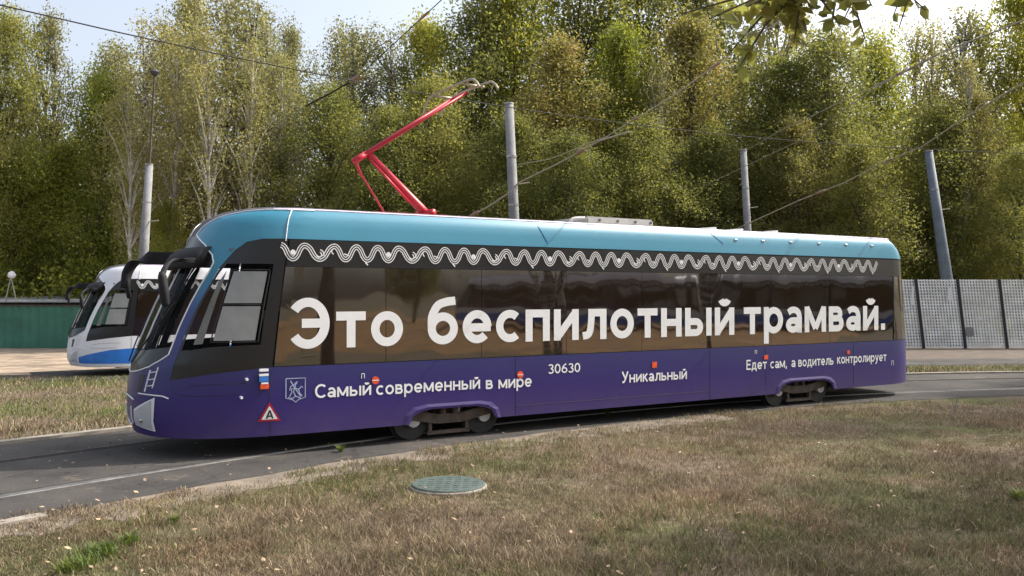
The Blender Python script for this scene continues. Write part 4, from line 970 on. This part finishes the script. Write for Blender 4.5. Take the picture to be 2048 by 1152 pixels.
def tree(kind, px, Y, ytop, label, rot=None, wide=1.0, group='trees of the grove behind the tracks', X=None, H=None):
    H = H or (CAMH - (ytop - HOR) / FPX * Y); X = X if X is not None else (px - 1024) / FPX * Y
    k = cnt.get(kind, 0); cnt[kind] = k + 1; tm, lm = PROTO[kind][k % len(PROTO[kind])]
    t = empty(TN[kind][0], (X, Y, float(gz(X, Y))), rot if rot is not None else (k * 2.399) % 6.28); s = H / 16; t.scale = (s * wide, s * wide, s)
    for nm, me in (('trunk', tm), ('crown', lm)):
        o = bpy.data.objects.new(nm, me); o.parent = t; C.objects.link(o)
    tag(t, label, TN[kind][1], group); return t
T = [
 ('dense', 10, 46, 10, 'dark drooping tree at the left edge of the picture', .8),
 ('birch', 88, 48, 15, 'tall thin tree second from the left edge with sky at its right', .7),
 ('yellow', 35, 46, 320, 'low yellow-green bushy tree above the green fence at the left edge', 1.0),
 ('yellow', 190, 46, 150, 'broad yellow-green tree left of the tall lamp pole', .9),
 ('yellow', 125, 46, 290, 'rounded yellow-green bush above the parked white tram', .9),
 ('birch', 235, 50, 75, 'sparse olive birch just left of the tall lamp pole', .9),
 ('birch', 310, 43, 15, 'sparse olive birch behind the tall lamp pole', 1.0),
 ('birch', 385, 47, -30, 'sparse olive birch above the tram visor', 1.0),
 ('birch', 455, 42, -35, 'tallest sparse olive birch above the curved tram nose', 1.0),
 ('birch', 520, 49, 0, 'sparse olive birch above the teal roof seam', .8),
 ('birch', 590, 56, 40, 'thin pale birch in the sky gap left of the dense grove', .7),
 ('yellow', 330, 40, 400, 'low yellow-green shrub behind the tram visor', .9),
 ('slim', 268, 39, 120, 'bare-stemmed pale birch just left of the lamp pole shaft', .9),
 ('slim', 345, 40, 60, 'bare-stemmed pale birch directly above the near mirror', .9),
 ('slim', 362, 46, 90, 'thinner bare-stemmed birch behind the one above the near mirror', .9),
 ('slim', 420, 39, 40, 'bare-stemmed pale birch above the tip of the teal roof', .9),
 ('slim', 492, 40, 60, 'bare-stemmed pale birch above the front of the teal roof', .9),
 ('slim', 555, 42, 90, 'bare-stemmed pale birch right of the roof seam', .9),
 ('slim', 580, 48, 110, 'leaning-off pale birch stem in the sky gap', .9),
 ('slim', 1322, 43, 100, 'pale bare stem low among the dark trees right of the air conditioner', .8),
 ('slim', 1645, 43.5, 110, 'pale bare stem above the rear roof corner', .8),
 ('slim', 1925, 42, 110, 'pale bare stem right of the leaning pole over the white fence', .8),
 ('dense', 655, 42, 165, 'rounded green tree left of the pantograph elbow', 1.05),
 ('birch', 665, 54, 35, 'birch top showing above the rounded tree left of the pantograph', .9),
 ('birch', 745, 50, 25, 'olive birch above the pantograph elbow', 1.0),
 ('dense', 760, 40, 215, 'dark green tree directly behind the pantograph lower arm', 1.1),
 ('yellow', 850, 52, 50, 'pale green tree top above the pantograph upper arm', .8),
 ('dense', 880, 42, 150, 'dense green tree behind the pantograph head', 1.1),
 ('dense', 960, 50, -10, 'tall green tree left of the concrete pole top', 1.0),
 ('dense', 1010, 40, 230, 'dark low tree behind the concrete pole', 1.1),
 ('yellow', 1050, 51, -60, 'tall pale green tree above the concrete pole', .8),
 ('brown', 1120, 43, 90, 'browning tree right of the concrete pole', 1.1),
 ('dense', 1150, 39, 270, 'dark low tree above the roof air conditioner', 1.1),
 ('dense', 1160, 53, -90, 'tall green tree top between concrete pole and the thin climbing wire', 1.0),
 ('yellow', 1240, 45, 70, 'yellowing tree in the middle of the grove right of the browning one', .7),
 ('dense', 1290, 40, 240, 'dark tree left of the slim far pole', 1.2),
 ('dense', 1270, 53, -100, 'tall green tree at the top edge left of the hanging branch', 1.0),
 ('brown', 1380, 46, 40, 'browning tree behind the upper end of the climbing wire', 1.0),
 ('dense', 1430, 42, 260, 'dark tree directly left of the slim far pole shaft', 1.2),
 ('dense', 1440, 53, -80, 'tall green tree with sky flecks above the slim far pole', .9),
 ('dense', 1540, 45, 120, 'green tree right of the slim far pole', 1.1),
 ('brown', 1590, 41, 250, 'low browning tree above the rear part of the tram roof', 1.1),
 ('birch', 1560, 54, -60, 'birch with pale trunk behind the hanging branch', 1.0),
 ('dense', 1660, 44, 70, 'dense tree under the hanging branch', 1.1),
 ('dense', 1740, 40, 290, 'dark tree left of the leaning blue-grey pole', 1.1),
 ('yellow', 1770, 50, 85, 'yellowing tree below the sky gap at upper right', .8),
 ('birch', 1850, 52, 35, 'sparse birch top against the sky right of the hanging branch', .9),
 ('dense', 1870, 42, 210, 'green tree behind the top of the leaning blue-grey pole', 1.1),
 ('birch', 1960, 48, 10, 'sparse yellowing birch at the upper right', 1.1),
 ('brown', 1950, 43, 190, 'browning tree right of the leaning blue-grey pole', 1.1),
 ('yellow', 2060, 46, -20, 'tall yellow-green tree at the right edge', .8),
 ('dense', 2040, 40, 300, 'dark low tree above the white fence at the right edge', 1.1),
]
for kd, px, Y, yt, lb, wd in T: tree(kd, px, Y, yt, lb, wide=wd)
# trees outside the picture: unseen ones at right, added to shade the foreground, and across the yard (mirrored in the windows)
for x, y, h, k, lb in [(15.5, 12.5, 15, 'birch', 'unseen birch added for shade just beyond the right edge, level with the wooden stake'), (19.5, 18.5, 16, 'birch', 'unseen birch added for shade beyond the right edge, level with the tram rear'),
                       (13.5, 7.8, 14, 'birch', 'unseen birch added for shade beyond the right edge, nearest the camera'), (27, 25, 17, 'dense', 'unseen green tree added for shade beyond the right edge, farthest along the track')]:
    tree(k, 0, 0, 0, lb, X=x, H=h, group='added shade trees at right').location.y = y
for x, y, h, k, lb in [(-14, -30, 14, 'dense', 'green tree across the yard, leftmost in the window reflection'), (-4, -34, 17, 'birch', 'birch across the yard, mirrored left of the slogan'), (5, -31, 15, 'dense', 'green tree across the yard behind the nearer mirrored tram'),
                    (15, -35, 17, 'birch', 'birch across the yard between the two mirrored trams'), (26, -34, 16, 'dense', 'green tree across the yard behind the farther mirrored tram'), (40, -31, 16, 'birch', 'birch across the yard, mirrored in the rear windows'), (55, -26, 15, 'dense', 'green tree across the yard, rightmost in the window reflection')]:
    tree(k, 0, 0, 0, lb, X=x, H=h, group='trees across the yard').location.y = y
# far wood behind the grove
def wood():
    V = []; mb = MB(); r_ = np.random.default_rng(3)
    segs = [(-60, -25, 13, 1.0), (-13.5, 66, 15, 1.0)]
    for x0, x1, hh, den in segs:
        n = int((x1 - x0) * 20)
        for k in range(n):
            x = r_.uniform(x0, x1); y = r_.uniform(60, 72); z = hh * r_.random() ** .9
            c = np.array([x, y, z + .5]); m_ = 60
            P = c + r_.normal(0, .8, (m_, 3)); d1 = r_.normal(0, 1, (m_, 3)); d1 /= np.linalg.norm(d1, axis=1)[:, None]; d2 = np.cross(d1, r_.normal(0, 1, (m_, 3))); d2 /= np.linalg.norm(d2, axis=1)[:, None]
            s = .22; V.append(np.stack([P + d1 * s, P + d2 * s * .6, P - d1 * s, P - d2 * s * .6], 1))
    me = leaf_mesh('far_wood', np.concatenate(V), 'leaf_dense'); o = bpy.data.objects.new('far_wood', me); C.objects.link(o)
    tag(o, 'dark mass of far-off wood filling the gaps behind the grove', 'wood', kind='stuff')
wood()
# undergrowth along the foot of the grove
def under():
    V = []; r_ = np.random.default_rng(5)
    for k in range(900):
        x = r_.uniform(-34, 34); y = r_.uniform(43, 52); z = 3.2 * r_.random(); m_ = 60
        if -17 < x < -12 and r_.random() < .6: continue
        P = np.array([x, y, z]) + r_.normal(0, .55, (m_, 3)); P[:, 2] = np.maximum(P[:, 2], .05); d1 = r_.normal(0, 1, (m_, 3)); d1 /= np.linalg.norm(d1, axis=1)[:, None]; d2 = np.cross(d1, r_.normal(0, 1, (m_, 3))); d2 /= np.linalg.norm(d2, axis=1)[:, None]
        s = .14; V.append(np.stack([P + d1 * s, P + d2 * s * .6, P - d1 * s, P - d2 * s * .6], 1))
    me = leaf_mesh('undergrowth', np.concatenate(V), 'leaf_yellow'); o = bpy.data.objects.new('undergrowth', me); C.objects.link(o)
    tag(o, 'dark undergrowth along the foot of the grove', 'undergrowth', kind='stuff')
under()
# near tree whose branch hangs into the top right
nt_ = empty('linden_tree', (6.2, 4.6, 0)); tag(nt_, 'near tree outside the right edge whose leafy branch hangs into the top right', 'tree')
mb = MB(); mb.tube([(0, 0, 0), (.05, 0, 2.5), (0, .1, 5), (.2, .2, 8)], [.22, .17, .13, .05], 12)
base = Vector((6.2, 4.6, 0)); tips = []
br = catmull([Vector((0, .05, 3.6)), Vector((-1.8, .1, 4.5)), Vector((-3.2, .1, 4.45)), Vector((-4.2, .1, 3.98)), Vector((-4.75, .1, 3.72))], 6); mb.tube(br, [max(.006, .07 - .0030 * i) for i in range(len(br))], 6)
leaves = []
r_ = np.random.default_rng(11)
def twig(a, b_, nl):
    mb.tube([a, a.lerp(b_, .5) + Vector((0, 0, .04)), b_], [.010, .007, .003], 5)
    for k in range(nl):
        p = a.lerp(b_, r_.uniform(.15, 1.0)); leaves.append((p, r_.uniform(.035, .055)))
for k in range(105):
    f = r_.uniform(.42, 1); p = br[min(len(br) - 1, int(f * (len(br) - 1)))]
    q = p + Vector((r_.normal(-.15, .28), r_.normal(0, .28), -abs(r_.normal(.24, .16)) + .08)); twig(p, q, 8)
V = []
for p, s in leaves:
    d = Vector(r_.normal(0, 1, 3)); d.z = -abs(d.z) * .8; d.normalize(); e = d.cross(Vector(r_.normal(0, 1, 3))).normalized(); nn = d.cross(e).normalized()
    b0 = p; ring = [b0, b0 + d * s * .5 + e * s * .6, b0 + d * s * 1.3 + e * s * .55 + nn * s * .12, b0 + d * s * 2.1, b0 + d * s * 1.3 - e * s * .55 + nn * s * .12, b0 + d * s * .5 - e * s * .6]
    V.append([tuple(x) for x in ring])
lm = MB()
for ring in V: i = len(lm.v); lm.v += ring; lm.f.append(tuple(range(i, i + 6)))
me = bpy.data.meshes.new('hanging_leaves'); me.from_pydata(lm.v, [], lm.f); me.materials.append(M['leaf_dense']); o = bpy.data.objects.new('hanging_leaves', me); o.parent = nt_; C.objects.link(o)
mb.build('trunk', 'bark', nt_, True)
